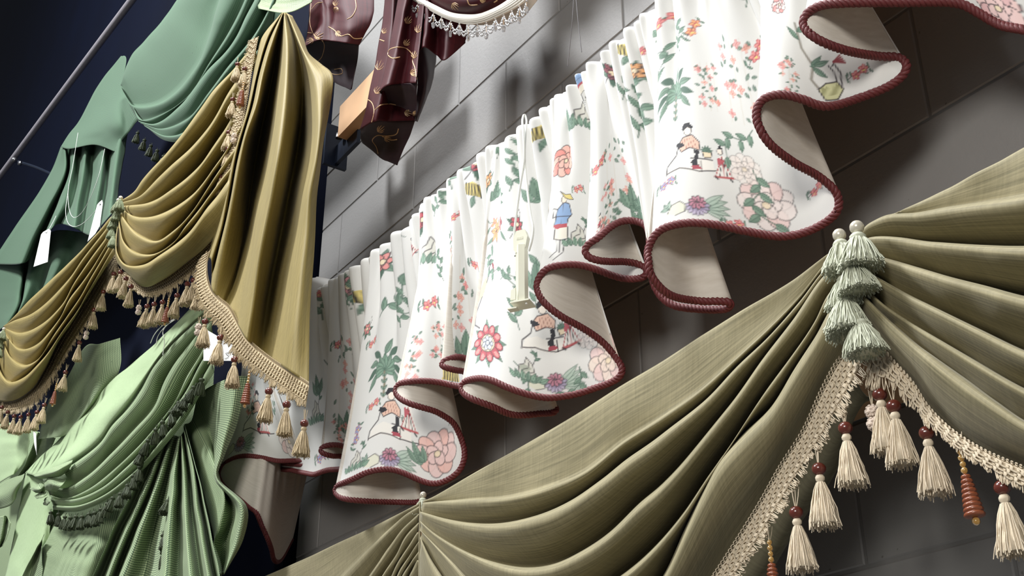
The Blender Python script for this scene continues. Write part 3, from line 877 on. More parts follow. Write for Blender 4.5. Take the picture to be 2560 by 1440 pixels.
# lining just behind the print
LG = floral_grid(np.linspace(0, HEML, 1100), 50)
gu = np.gradient(LG, axis=1); gv = np.gradient(LG, axis=0)
LG3 = LG - norm(np.cross(gu, gv)) * .0035
lining = mk('lining', LG3.reshape(-1, 3) - FP, grid_quads(50, 1100), M['lining'], floral, uv=grid_uv(LG))
lining['label'] = 'plain ivory lining inside the folds'


def rope(name, path, r, pitch, mat, parent, strands=3, step=.0018, sides=6, org=(0, 0, 0)):
    L = np.linalg.norm(np.diff(path, axis=0), axis=1).sum()
    n_ = int(L / step)
    p = resample(path, n_)
    T = norm(np.gradient(p, axis=0))
    N = np.zeros_like(p); N[0] = norm(np.cross(T[0], (0.1, .2, 1.0)))
    for i in range(1, n_):
        v = N[i - 1] - T[i] * (N[i - 1] @ T[i]); N[i] = v / np.linalg.norm(v)
    B = np.cross(T, N)
    a = Acc(); s = np.linspace(0, L, n_)
    P = []
    for k in range(strands):
        g = s * 2 * np.pi / pitch + k * 2 * np.pi / strands
        P.append(p + (N * np.cos(g)[:, None] + B * np.sin(g)[:, None]) * r * .5 - np.asarray(org))
    V, Q = tubes(np.array(P), r * .62, sides)
    return mk(name, V, Q, mat, parent)


rope('rope_trim', resample(hem, 3000) + (0, 0, -.003), .0062, .022, M['rope'], floral, org=FP)['label'] = 'twisted burgundy rope trim'
# the board it is stapled to
Acc().box(np.array((-3.2, 1.19, 2.975)) - FP, np.array((-.35, WALL_Y - .002, 2.995)) - FP).build('mounting_board', M['board'], floral, smooth=False)
# ---------------------------------------------------------------- trimmings: tassels, beads, braid
def strand_skirt(n, top_r, bot_r, length, r, seed, droop=.35, fuzz=0.0):
    """the hanging threads of a tassel, from a tied neck; z runs down from 0"""
    g = np.random.default_rng(seed)
    a = g.uniform(0, 2 * np.pi, n); q = np.sqrt(g.uniform(0.05, 1, n))
    t = np.linspace(0, 1, 6)
    ln_ = length * g.uniform(.9, 1.04, n)
    rad = top_r * q[:, None] * (1 - t) + (bot_r * q)[:, None] * t ** droop * (t > 0) + 0 * t
    rad = (top_r * (1 - t) + bot_r * t ** .8) * q[:, None]
    tw = a[:, None] + g.normal(0, .16, (n, 1)) * t
    wob = g.normal(0, .0011, (n, 6)) * t
    P = np.stack([(rad + wob) * np.cos(tw), (rad + wob) * np.sin(tw), -ln_[:, None] * t + fuzz * 0], -1)
    return tubes(P, r, 4)


def tassel_mesh(name, length, bot_r, n, r, seed, mat, head=.0062, neck=.0105, core=True):
    a = Acc()
    # tied head: a small knob above a wrapped neck
    a.lathe([(0.0005, 0), (head * .75, -.001), (head, -.004), (head * .95, -.007), (head * .62, -.0095), (head * .6, -neck), (head * .85, -neck - .002)], 10)
    V, Q = strand_skirt(n, head * .85, bot_r, length, r, seed)
    a.add(V + (0, 0, -neck), Q)
    if core:
        a.lathe([(head * .7, -neck), (bot_r * .6, -neck - length * .55), (bot_r * .86, -neck - length * .93), (.0005, -neck - length * .9)], 10)
    o = a.build(name, mat); me = o.data
    bpy.data.objects.remove(o)
    return me


def sphere_prof(r, k=8, squash=1.0):
    t = np.linspace(0, np.pi, k)
    return [(max(r * math.sin(x), .0002), r * squash * math.cos(x)) for x in t]


def to_mesh(acc, name, mat, smooth=True):
    o = acc.build(name, mat, smooth=smooth); me = o.data
    bpy.data.objects.remove(o)
    return me


TM = {}
for i in range(3):
    TM['cream', i] = tassel_mesh('tassel_threads', .058, .021, 150, .00065, 10 + i, M['cream'])
    TM['tan', i] = tassel_mesh('tassel_threads', .054, .019, 120, .00075, 20 + i, M['tan'])
    TM['sage', i] = tassel_mesh('tassel_threads', .036, .0255, 280, .0007, 30 + i, M['sagethread'], head=.009, neck=.006)
    TM['moss', i] = tassel_mesh('tassel_threads', .038, .02, 160, .0008, 35 + i, M['moss'], head=.009, neck=.006)
    TM['dark', i] = tassel_mesh('tassel_threads', .036, .016, 60, .0012, 40 + i, M['darkgreen'], head=.008, neck=.014)
BEAD = to_mesh(Acc().lathe(sphere_prof(.0092, 10, .92), 14), 'bead', M['wood'])
PEARL = to_mesh(Acc().lathe(sphere_prof(.0078, 10), 14), 'bead', M['pearl'])
hv = Acc(); pr_ = [(.0005, 0)]
for k in range(9):
    rr = .0052 + .0062 * (k / 8) ** .8
    for q in np.linspace(0, np.pi, 5):
        pr_.append((rr - .0022 + .0028 * math.sin(q), -.0055 * k - .0052 * (1 - math.cos(q)) / 2 - .001))
pr_.append((.0005, -.051))
hv.lathe(pr_, 14)
HIVE = to_mesh(hv, 'turned_drop', M['hive'])
am = Acc()
for k in range(4):
    am.lathe(sphere_prof(.0042 - .0004 * (k % 2), 6), 8, (0, 0, .004 + .0075 * k))
AMBER_END = to_mesh(Acc().lathe(sphere_prof(.0048, 6), 8, (0, 0, -.055)), 'amber_bead', M['amber'])
AMBER = to_mesh(am, 'amber_beads', M['amber'])
ch = Acc()
for z_ in (-.006, -.022):
    g_ = np.random.default_rng(5)
    ch.lathe(sphere_prof(.0085, 9), 12, (0, 0, z_))
    for k in range(70):
        d_ = norm(g_.normal(size=3)); p_ = d_ * .0085 + (0, 0, z_)
        ch.lathe([(.0003, .0018), (.0017, .0006), (.0017, -.0008), (.0003, -.0018)], 5, p_)
CHEN = to_mesh(ch, 'chenille_balls', M['chenille'])


def hang(P, kind, parent, i=0, bead=True, cord=.020, yaw=0.0, tilt=(0, 0), scale=1.0, thread=None, org=(0, 0, 0), beadmesh=None):
    """a tassel (or drop) whose bead sits at P; parent is the valance"""
    P = np.asarray(P) - np.asarray(org)
    if kind in ('cream', 'tan', 'sage', 'moss', 'dark'):
        me = TM[kind, i % 3]
        t = new_obj('tassel', me, None, parent)
        drop = .0088 if bead else 0
        t.location = Vector(P) - Vector((0, 0, drop * scale))
        t.rotation_euler = (tilt[0], tilt[1], yaw)
    elif kind == 'hive':
        t = new_obj('turned_drop', HIVE, None, parent); t.location = P; t.rotation_euler = (tilt[0], tilt[1], yaw)
        a_ = new_obj('amber_beads', AMBER, None, t); new_obj('amber_bead', AMBER_END, None, t)
    elif kind == 'chenille':
        t = new_obj('chenille_drop', CHEN, None, parent); t.location = P; t.rotation_euler = (tilt[0], tilt[1], yaw)
    t.scale = (scale,) * 3
    if bead and kind in ('cream', 'tan', 'sage', 'moss', 'dark'):
        b = new_obj('bead', beadmesh or BEAD, None, t); b.location = (0, 0, .0075)
    if cord:
        a_ = Acc(); g_ = np.random.default_rng(i)
        z0 = {'hive': .03, 'chenille': .002}.get(kind, .014 if bead else -.002)
        for k in range(5):
            x_, y_ = g_.normal(0, .0014, 2)
            a_.tube([(x_ * .4, y_ * .4, z0), (x_ * 1.6, y_ * 1.6, z0 + cord * .55), (x_ * 2.2, y_ * 2.2, z0 + cord)], .0006, 4)
        c = a_.build('hanging_threads', thread or M['cream'], t)
    return t


def braid(name, fr, inner, outer, depth, mat, parent, org, loops=True, scallop=.16, seed=1, width_scale=1.0, dense=1.0):
    """woven scroll gimp with a looped fringe, laid between two lines of the picture"""
    n_ = 400
    A = fr.P(spline(inner, n_), depth if np.isscalar(depth) else np.interp(np.linspace(0, 1, n_), np.linspace(0, 1, len(depth)), depth))
    B = fr.P(spline(outer, n_), depth if np.isscalar(depth) else np.interp(np.linspace(0, 1, n_), np.linspace(0, 1, len(depth)), depth))
    L = np.linalg.norm(np.diff(.5 * (A + B), axis=0), axis=1).sum()
    g_ = np.random.default_rng(seed)
    nn = norm(np.cross(np.gradient(A, axis=0), B - A)); nn = nn * np.sign((nn @ fr.n))[:, None]

    def S(a, b, h):
        a = np.clip(a, 0, 1) * (n_ - 1); i = np.minimum(a.astype(int), n_ - 2); f = (a - i)[..., None]
        pa = A[i] * (1 - f) + A[i + 1] * f; pb = B[i] * (1 - f) + B[i + 1] * f
        return pa + (pb - pa) * np.asarray(b)[..., None] + nn[i] * np.asarray(h)[..., None] - np.asarray(org)
    acc = Acc()
    # woven ground
    aa = np.linspace(0, 1, 220); bb = np.array([0.02, .3, .62])
    Gd = S(np.broadcast_to(aa, (3, 220)), np.broadcast_to(bb[:, None], (3, 220)), np.full((3, 220), .001))
    acc.add(Gd, grid_quads(3, 220))
    # scroll cords
    per = .016
    m_ = max(60, int(L / .0012))
    a1 = np.linspace(0, 1, m_)
    for b0, ph in ((.17, 0), (.36, 2.1), (.54, 4.2)):
        for k in range(3):
            x = a1 * L / per * 2 * np.pi + ph
            acc.add(*tubes(S(a1 - .13 * per / L * np.sin(2 * x) + (k - 1) * .0016 / L, b0 + .085 * np.sin(x), .0032 + .0014 * np.sin(x + 1.2) + .0003 * k)[None], .0011, 5))
    # picot edge
    na = int(L / .0062)
    c0 = (np.arange(na) + .5) / na
    t = np.linspace(0, 2 * np.pi, 8)
    acc.add(*tubes(S(c0[:, None] + .0026 / L * np.sin(t), .015 + -.055 * (1 + np.cos(t)), .002 + .0008 * np.sin(t)), .0009, 4))
    if loops:
        nl = int(L / .0021 * dense)
        c0 = g_.uniform(0, 1, nl); sc = .80 + scallop * np.abs(np.sin(c0 * L / .055 * np.pi))
        sc = sc * g_.uniform(.92, 1.06, nl)
        t = np.linspace(0, 1, 7)
        wid = g_.uniform(.0016, .0038, nl) / L
        bb = .5 + (sc - .5)[:, None] * np.sin(np.pi * t) ** .7
        xa = c0[:, None] + wid[:, None] * (t - .5) * 2 + g_.normal(0, .0018 / L, (nl, 1)) * np.sin(np.pi * t)
        hh = .002 + g_.uniform(-.0015, .0045, (nl, 1)) * np.sin(np.pi * t)
        acc.add(*tubes(S(xa, bb, hh), .00062, 4))
    o = acc.build(name, mat, parent)
    return stuff(o)


# ---------------------------------------------------------------- olive swag valance
of = wall_frame(1.16)
olive = thing('olive_swag_valance', 'olive linen swag valance with cream tassel fringe and pale green tassels', 'valance', (-1.6, 1.2, 2.2))
OO = np.array((-1.6, 1.2, 2.2))
S1 = [[(1060, 1252), (1077, 1246), (1193, 1179), (1310, 1113), (1446, 1032), (1560, 960), (1652, 905), (1762, 835), (1853, 780), (1927, 737), (1988, 697), (2060, 642), (2105, 610)],
      [(1056, 1257), (1100, 1253), (1154, 1250), (1271, 1242), (1368, 1218), (1466, 1176), (1560, 1099), (1652, 1043), (1743, 981), (1835, 902), (1927, 817), (2000, 737), (2058, 663), (2108, 618)],
      [(1052, 1280), (1116, 1298), (1178, 1308), (1256, 1308), (1349, 1288), (1427, 1253), (1505, 1199), (1570, 1146), (1652, 1091), (1762, 1006), (1853, 908), (1927, 835), (2000, 755), (2064, 674), (2110, 640)],
      [(1052, 1304), (1088, 1335), (1154, 1374), (1232, 1405), (1310, 1419), (1380, 1411), (1446, 1382), (1524, 1331), (1602, 1258), (1652, 1214), (1743, 1110), (1835, 1000), (1914, 890), (1988, 798), (2067, 687), (2112, 665)],
      [(1052, 1326), (1088, 1362), (1131, 1405), (1190, 1465), (1300, 1525), (1430, 1515), (1559, 1436), (1639, 1366), (1713, 1281), (1774, 1189), (1829, 1110), (1902, 1000), (1975, 896), (2036, 804), (2073, 735), (2114, 700)],
      [(1052, 1345), (1077, 1397), (1108, 1445), (1180, 1550), (1320, 1640), (1480, 1600), (1590, 1530), (1658, 1440), (1713, 1317), (1762, 1220), (1804, 1146), (1865, 1079), (1927, 1018), (1988, 925), (2043, 840), (2080, 772), (2116, 740)],
      [(1050, 1390), (1053, 1470), (1120, 1640), (1350, 1780), (1560, 1720), (1700, 1570), (1789, 1440), (1841, 1360), (1902, 1262), (1957, 1165), (2012, 1079), (2061, 975), (2098, 908), (2126, 868)]]
G = lobes(of, S1, [.003, .034, .048, .05, .046, .04], d0=.0, nu=150, lo=.3, depth_slope=.006)
cloth('swag', G - OO, M['olive'], olive)
S2 = [[(2150, 590), (2240, 533), (2332, 489), (2436, 439), (2560, 368), (2700, 290), (2800, 235)],
      [(2150, 600), (2165, 568), (2186, 552), (2219, 538), (2290, 533), (2373, 518), (2457, 506), (2560, 491), (2700, 465), (2800, 440)],
      [(2150, 612), (2169, 597), (2248, 595), (2332, 606), (2415, 612), (2560, 618), (2700, 615), (2800, 605)],
      [(2145, 635), (2207, 645), (2290, 668), (2373, 693), (2457, 714), (2560, 741), (2700, 762), (2800, 768)],
      [(2145, 668), (2207, 702), (2269, 737), (2352, 777), (2436, 818), (2560, 877), (2700, 925), (2800, 940)],
      [(2145, 700), (2207, 760), (2273, 806), (2352, 852), (2436, 902), (2560, 972), (2700, 1030), (2800, 1055)],
      [(2140, 720), (2207, 785), (2290, 860), (2341, 897), (2419, 953), (2497, 1008), (2560, 1052), (2700, 1120), (2800, 1150)],
      [(2142, 760), (2182, 831), (2219, 886), (2287, 962), (2322, 1017), (2380, 1076), (2458, 1127), (2560, 1173), (2700, 1225), (2800, 1245)]]
G = lobes(of, S2, [.003, .036, .046, .05, .046, .03, .04], d0=.012, nu=120, lo=.3, hi_end='right', depth_slope=.004)
cloth('swag', G - OO, M['olive'], olive, uvoff=(2, 1))
S0 = [[(1049, 1258), (973, 1297), (875, 1344), (778, 1389), (680, 1433), (560, 1490), (430, 1550)],
      [(1049, 1266), (1012, 1289), (973, 1324), (914, 1381), (856, 1440), (760, 1540), (640, 1640)],
      [(1048, 1285), (1012, 1322), (973, 1369), (922, 1440), (840, 1550), (740, 1680)],
      [(1047, 1307), (1022, 1334), (992, 1381), (955, 1440), (890, 1550), (800, 1700)],
      [(1047, 1331), (1016, 1373), (977, 1440), (930, 1540), (860, 1700)],
      [(1047, 1353), (1028, 1381), (994, 1440), (950, 1540), (890, 1700)],
      [(1047, 1374), (1028, 1406), (1008, 1440), (965, 1550), (910, 1700)],
      [(1047, 1401), (1022, 1440), (980, 1560), (930, 1700)],
      [(1047, 1430), (1040, 1470), (1000, 1570), (960, 1700)]]
G = lobes(of, S0, [.003, .014, .016, .014, .012, .01, .01, .01], d0=-.002, nu=90, lo=.35, hi_end='right')
cloth('swag', G - OO, M['olive'], olive, uvoff=(4, 2))
Acc().tube(of.P([(1050, 1256), (1050, 1300), (1049, 1360), (1048, 1450)], .006) - OO, .0022, 6, 30).build('seam', M['olive'], olive)
# backing that hangs behind the fringe
G = loft(of, [[(2119, 881, -.05), (2160, 985, -.06), (2195, 1000, -.07)], [(2050, 990, -.05), (2110, 1080, -.06), (2150, 1010, -.07)], [(1990, 1100, -.05), (2040, 1190, -.06), (2090, 1180, -.07)], [(1880, 1290, -.05), (1950, 1360, -.06), (1985, 1330, -.07)], [(1800, 1430, -.05), (1880, 1470, -.06), (1915, 1450, -.07)], [(1700, 1600, -.05), (1780, 1620, -.06), (1830, 1600, -.07)]], 20, 6)
cloth('backing', G - OO, M['olive_back'], olive)
IN1 = [(2140, 855), (2119, 881), (2098, 908), (2061, 975), (2012, 1079), (1957, 1165), (1902, 1262), (1841, 1360), (1789, 1440), (1730, 1525)]
OUT1 = [(2185, 905), (2176, 930), (2160, 970), (2122, 1035), (2068, 1118), (2012, 1205), (1955, 1300), (1895, 1395), (1848, 1470), (1795, 1545)]
braid('fringe_braid', of, IN1, OUT1, .022, M['cream'], olive, OO, seed=3)
IN2 = [(2150, 830), (2182, 835), (2219, 886), (2287, 962), (2322, 1015), (2380, 1074), (2458, 1125), (2560, 1171), (2640, 1200)]
OUT2 = [(2150, 945), (2185, 985), (2235, 985), (2285, 1030), (2340, 1085), (2410, 1145), (2480, 1190), (2560, 1240), (2640, 1270)]
braid('fringe_braid', of, IN2, OUT2, .018, M['cream'], olive, OO, seed=4)
for i, p in enumerate([(2113, 1068), (2047, 1170), (1990, 1279), (2199, 984), (2234, 1013), (2316, 1080), (2505, 1216)]):
    hang(of.P([p], .024 if p[0] < 2150 else .015)[0], 'cream', olive, i, yaw=i, org=OO, cord=.026)
hang(of.P([(2180, 1018)], .005)[0], 'chenille', olive, 1, org=OO)
hang(of.P([(2413, 1185)], .015)[0], 'hive', olive, 2, org=OO, tilt=(0, -.06))
hang(of.P([(1929, 1407)], .022)[0], 'hive', olive, 3, org=OO)
# pale green key tassels pinned over the gathering
for i, (x, y, d, s_, b) in enumerate([(2098, 585, .045, 1.15, True), (2141, 566, .06, 1.2, True), (2110, 690, .045, 1.1, False), (2132, 652, .062, 1.08, False), (2112, 742, .058, 1.2, False), (2148, 800, .062, 1.1, False), (2106, 770, .05, 1.0, False)]):
    hang(of.P([(x, y)], d)[0], 'sage', olive, i, bead=b, cord=0 if b else .012, scale=s_, org=OO, thread=M['sagethread'], beadmesh=PEARL, tilt=(.04 * (i % 3 - 1), .08 * (i % 2) - .04), yaw=i)
hang(of.P([(1058, 1236)], -.02)[0], 'sage', olive, 1, bead=True, cord=0, scale=.9, org=OO, beadmesh=PEARL)
Acc().box(np.array((-3.1, 1.21, 2.25)) - OO, np.array((-.3, WALL_Y - .002, 2.27)) - OO).build('mounting_board', M['board'], olive, smooth=False)
# ---------------------------------------------------------------- left wing of the display
e_ = norm(rays([(-1230, VPY)])[0] * (1, 1, 0))
ln_n = np.array([-e_[1], e_[0], 0.0])
if ln_n @ (CAM - wall_frame(.98).P([(620, 870)])[0]) < 0: ln_n = -ln_n
lf = Frame(wall_frame(.98).P([(620, 870)])[0], ln_n)


def sheet(name, fr, curves, mat, parent, org, nu=70, sub=9, uvoff=(0, 0), wr=.001):
    return cloth(name, loft(fr, curves, nu, sub, wr) - org, mat, parent, uvoff=uvoff)


def dl(pts, *ds):
    d = np.interp(np.linspace(0, 1, len(pts)), np.linspace(0, 1, len(ds)), ds)
    return [(p[0], p[1], q) for p, q in zip(pts, d)]


# ---- gold swag valance
GO = lf.P([(500, 700)])[0]
gold = thing('gold_swag_valance', 'gold silk swag valance with long side tail and tan tassel fringe', 'valance', tuple(GO))
W1 = [[(303, 500), (336, 478), (356, 450), (420, 380), (504, 269), (554, 201), (590, 165), (640, 105)],
      [(304, 507), (350, 492), (396, 445), (453, 393), (521, 319), (584, 215), (640, 150)],
      [(305, 515), (369, 508), (420, 481), (487, 427), (554, 336), (610, 250)],
      [(305, 524), (336, 541), (386, 541), (433, 520), (487, 482), (538, 417), (575, 360), (610, 300)],
      [(302, 534), (330, 572), (356, 592), (396, 603), (447, 567), (504, 497), (540, 440), (595, 360)],
      [(297, 552), (309, 604), (339, 631), (386, 635), (433, 604), (494, 530), (540, 470), (585, 410)],
      [(293, 567), (292, 631), (312, 661), (356, 663), (403, 638), (470, 587), (524, 514), (575, 450)],
      [(290, 590), (290, 650), (319, 684), (363, 717), (403, 702), (453, 668), (487, 641), (530, 600), (565, 550)]]
G = lobes(lf, W1, [.02, .03, .036, .036, .032, .026, .03], d0=0, nu=110, lo=.25, depth_slope=.008)
cloth('swag', G - GO, M['gold'], gold)
W2 = [[(288, 533), (272, 546), (235, 591), (161, 668), (84, 742), (20, 806), (8, 815)],
      [(286, 548), (218, 634), (151, 722), (84, 782), (34, 802), (10, 817)],
      [(285, 566), (202, 682), (151, 766), (101, 813), (50, 833), (10, 820)],
      [(285, 582), (222, 682), (175, 749), (148, 799), (94, 860), (50, 873), (8, 828)],
      [(285, 598), (188, 762), (134, 843), (94, 900), (60, 913), (27, 893), (4, 838)],
      [(286, 614), (205, 758), (150, 838), (105, 900), (60, 945), (25, 955), (-8, 900), (-8, 845)],
      [(287, 635), (235, 715), (188, 789), (144, 860), (111, 927), (80, 972), (30, 1002), (-20, 995), (-25, 900)]]
G = lobes(lf, W2, [.022, .024, .036, .036, .03, .04], d0=0, nu=110, lo=.25, depth_slope=.006)
cloth('swag', G - GO, M['gold'], gold, uvoff=(3, 1))
JB = [dl([(702, 37), (655, 94), (640, 150), (618, 269), (588, 370), (561, 470), (545, 540), (531, 600), (519, 645)], .02, .02, .02),
      dl([(704, 34), (668, 94), (641, 188), (624, 269), (593, 370), (571, 480), (554, 564), (530, 650)], .03, .055, .055),
      dl([(706, 33), (672, 100), (646, 188), (629, 269), (597, 375), (577, 490), (558, 580), (530, 690)], .02, .02, .03),
      dl([(708, 32), (685, 94), (657, 188), (640, 269), (608, 360), (588, 470), (564, 581), (546, 660), (530, 724)], .035, .085, .07),
      dl([(709, 32), (690, 110), (676, 180), (654, 269), (632, 370), (616, 480), (604, 580), (580, 680), (555, 750)], .02, -.04, .045),
      dl([(709, 32), (697, 110), (688, 180), (672, 269), (650, 370), (632, 480), (616, 580), (592, 690), (572, 768)], .015, -.09, .03),
      dl([(710, 32), (714, 110), (712, 187), (703, 280), (692, 370), (672, 480), (650, 590), (630, 720), (612, 842)], .03, .08, .085),
      dl([(712, 32), (728, 110), (732, 187), (731, 280), (720, 370), (702, 480), (680, 590), (650, 750), (636, 864)], .025, .02, .05),
      dl([(715, 32), (742, 110), (758, 187), (758, 280), (747, 370), (726, 480), (706, 590), (672, 780), (662, 886)], .015, -.10, .02),
      dl([(722, 36), (750, 110), (786, 200), (794, 300), (785, 400), (766, 500), (752, 620), (734, 780), (716, 923)], .02, .045, .06),
      dl([(730, 40), (758, 95), (770, 132), (802, 160), (830, 186), (823, 280), (812, 345), (801, 430), (793, 490), (783, 648), (774, 782), (773, 960)], -.02, .0, .03)]
sheet('side_tail', lf, JB, M['gold'], gold, GO, nu=130, sub=9, uvoff=(0, 5))
JI = [(527, 625), (519, 650), (518, 690), (528, 724), (548, 748), (572, 768), (600, 818), (617, 847), (668, 891), (722, 928), (774, 962)]
JO = [(497, 652), (486, 690), (484, 730), (498, 775), (516, 800), (535, 818), (560, 860), (590, 905), (638, 940), (690, 978), (764, 1030)]
braid('fringe_braid', lf, JI, JO, [.035, .05, .06, .065, .06, .05, .04], M['tan'], gold, GO, seed=6)
braid('fringe_braid', lf, [(646, 92), (634, 150), (620, 235), (602, 330), (583, 400), (560, 475)], [(622, 105), (606, 165), (592, 240), (580, 325), (566, 395), (548, 465)], .03, M['tan'], gold, GO, seed=7)
braid('fringe_braid', lf, [(290, 640), (300, 675), (330, 692), (363, 717), (403, 702), (453, 668), (487, 641), (530, 600)], [(284, 672), (298, 706), (325, 722), (365, 746), (420, 738), (470, 704), (502, 674), (540, 636)], -.02, M['tan'], gold, GO, seed=8)
braid('fringe_braid', lf, [(288, 628), (235, 715), (188, 789), (144, 860), (111, 927), (80, 974), (30, 1004), (-20, 997)], [(292, 690), (255, 762), (212, 832), (170, 898), (136, 962), (100, 1012), (40, 1038), (-20, 1030)], -.02, M['tan'], gold, GO, seed=9)
TS = [(259, 729, -.01), (236, 774, -.01), (199, 856, -.01), (164, 930, -.01), (111, 1012, 0), (93, 1030, 0), (72, 1036, 0), (52, 1042, 0), (36, 1040, 0), (20, 1030, 0), (5, 1018, 0),
      (285, 684, .0), (302, 680, 0), (315, 696, 0), (328, 716, 0), (368, 765, 0), (386, 760, 0), (407, 755, 0), (443, 738, 0), (469, 709, 0), (484, 700, 0), (499, 713, .04),
      (513, 803, .07), (551, 843, .07), (587, 898, .07), (672, 977, .06), (717, 1010, .055), (761, 1057, .05), (612, 172, .04), (594, 160, .04), (582, 248, .035), (572, 330, .035), (570, 372, .035), (553, 440, .035)]
for i, (x, y, d) in enumerate(TS):
    up_ = 28 <= i
    hang(lf.P([(x, y)], d)[0], 'tan', gold, i, yaw=i * 1.3, org=GO, cord=.024, scale=.85 if up_ else 1.0, thread=M['tan'], tilt=(0, random.uniform(-.06, .06)))
for p in [(217, 829, -.01), (348, 765, 0), (497, 812, .07), (587, 336, .04)]:
    hang(lf.P([p[:2]], p[2])[0], 'chenille', gold, 1, org=GO, thread=M['tan'])
for p in [(138, 978, 0), (419, 768, 0), (620, 958, .06), (606, 226, .045)]:
    hang(lf.P([p[:2]], p[2])[0], 'hive', gold, 2, org=GO, thread=M['tan'], tilt=(0, .1))
for i, (x, y, d, s_, b) in enumerate([(302, 494, .05, 1.0, True), (296, 500, .045, 1.0, True), (292, 528, .05, .95, False), (284, 548, .05, .95, False), (281, 572, .05, .9, False), (283, 592, .05, .9, False),
                                       (10, 822, .05, 1.0, True), (4, 832, .05, 1.0, True), (2, 850, .05, .9, False), (0, 872, .05, .9, False)]):
    hang(lf.P([(x, y)], d)[0], 'moss', gold, i, bead=b, cord=0, scale=s_, org=GO, thread=M['moss'], beadmesh=PEARL, tilt=(0, .08 * (i % 2)), yaw=i)

# ---- sage green valance above and behind it
UO = lf.P([(300, 300)], -.15)[0]
sage = thing('sage_swag_valance', 'sage green swag valance hanging behind the gold one beside the steel pipe', 'valance', tuple(UO))
U1 = [[(302, 213), (318, 165), (333, 134), (359, 104), (403, 57), (443, -2), (500, -80)],
      [(302, 217), (330, 262), (386, 262), (437, 232), (497, 158), (524, 84), (551, 0), (580, -80)],
      [(334, 268), (346, 299), (390, 292), (470, 242), (524, 158), (571, 84), (605, 17), (640, -70)],
      [(346, 303), (386, 309), (453, 262), (521, 175), (578, 111), (628, 20), (665, -60)],
      [(353, 308), (403, 322), (470, 296), (520, 235), (571, 168), (640, 80), (690, -20)],
      [(360, 314), (413, 340), (457, 332), (530, 260), (600, 180), (680, 80)],
      [(365, 318), (415, 352), (465, 350), (545, 280), (615, 200), (700, 100)]]
G = lobes(lf, U1, [.03, .022, .03, .03, .026, .02], d0=-.16, nu=100, lo=.3, hi_end='right', depth_slope=.012)
cloth('swag', G - UO, M['sage'], sage)
sheet('flap', lf, [dl([(303, 140), (268, 182), (235, 232), (196, 305), (172, 336), (152, 368)], -.24, -.22, -.2),
                   dl([(316, 146), (296, 215), (262, 275), (225, 322), (196, 350), (176, 372)], -.22, -.17, -.16),
                   dl([(312, 205), (304, 262), (292, 300), (262, 338), (236, 362)], -.21, -.17, -.17),
                   dl([(345, 300), (322, 330), (305, 352), (290, 380)], -.22, -.21, -.2)], M['sage'], sage, UO, uvoff=(1, 0))
pl = [dl([(152, 368), (130, 425), (97, 482), (40, 565), (-25, 660)], -.26, -.26), dl([(162, 362), (160, 430), (118, 520), (75, 600), (50, 660)], -.2, -.17), dl([(172, 362), (168, 440), (135, 520), (100, 600), (80, 640)], -.25, -.25),
      dl([(188, 352), (178, 430), (152, 505), (128, 575)], -.2, -.15), dl([(203, 352), (196, 430), (182, 505), (150, 560)], -.24, -.2), dl([(216, 350), (207, 430), (192, 510), (182, 568)], -.2, -.155), dl([(236, 345), (228, 440), (214, 520), (205, 580)], -.25, -.21),
      dl([(262, 340), (250, 440), (236, 520), (228, 588)], -.2, -.155), dl([(280, 330), (268, 440), (258, 510), (250, 570)], -.25, -.21), dl([(300, 320), (284, 430), (275, 500), (270, 545)], -.2, -.155), dl([(325, 300), (306, 420), (296, 480), (292, 516)], -.24, -.2)]
sheet('pleated_skirt', lf, pl, M['sage'], sage, UO, nu=70, sub=6, uvoff=(2, 0))
q_ = [dl([(-25, 655), (-25, 760), (-15, 835)], -.3, -.24), dl([(44, 662), (46, 710), (38, 765), (18, 812)], -.25, -.2), dl([(70, 640), (58, 720), (52, 765), (28, 815)], -.31, -.27), dl([(92, 612), (70, 700), (60, 750), (36, 805)], -.27, -.22),
      dl([(128, 580), (112, 680), (84, 760), (50, 800)], -.33, -.3), dl([(160, 575), (140, 660), (112, 730)], -.29, -.27), dl([(200, 580), (176, 660), (150, 720)], -.34, -.33), dl([(240, 580), (210, 650), (180, 700)], -.3, -.3), dl([(292, 530), (260, 620), (220, 690)], -.33, -.33)]
sheet('under_panel', lf, q_, M['sage'], sage, UO, nu=50, sub=6, uvoff=(3, 0))
sheet('cuff', lf, [dl([(646, -30), (645, 12), (647, 22)], -.12, -.1), dl([(690, -30), (695, 18), (700, 32)], -.1, -.07), dl([(735, -30), (732, 18), (735, 28)], -.1, -.08), dl([(790, -40), (783, -5), (778, 6)], -.12, -.11)], M['check'], sage, UO, nu=30)
sheet('pleated_skirt', lf, [dl([(600, 10), (575, 110), (560, 200)], -.2, -.2), dl([(630, 20), (612, 90), (598, 170)], -.16, -.15), dl([(648, 24), (630, 95), (612, 170)], -.22, -.21), dl([(668, 26), (648, 90), (640, 150)], -.16, -.15), dl([(690, 26), (672, 90), (660, 160)], -.22, -.21), dl([(712, 28), (715, 80), (715, 150)], -.18, -.18)], M['sage'], sage, UO, nu=40, sub=6)
for i, (x, y) in enumerate([(345, 330), (362, 348), (378, 362), (394, 374), (410, 388)]):
    hang(lf.P([(x, y)], -.17)[0], 'dark', sage, i, bead=False, cord=.01, org=UO, thread=M['darkgreen'], tilt=(0, .3))

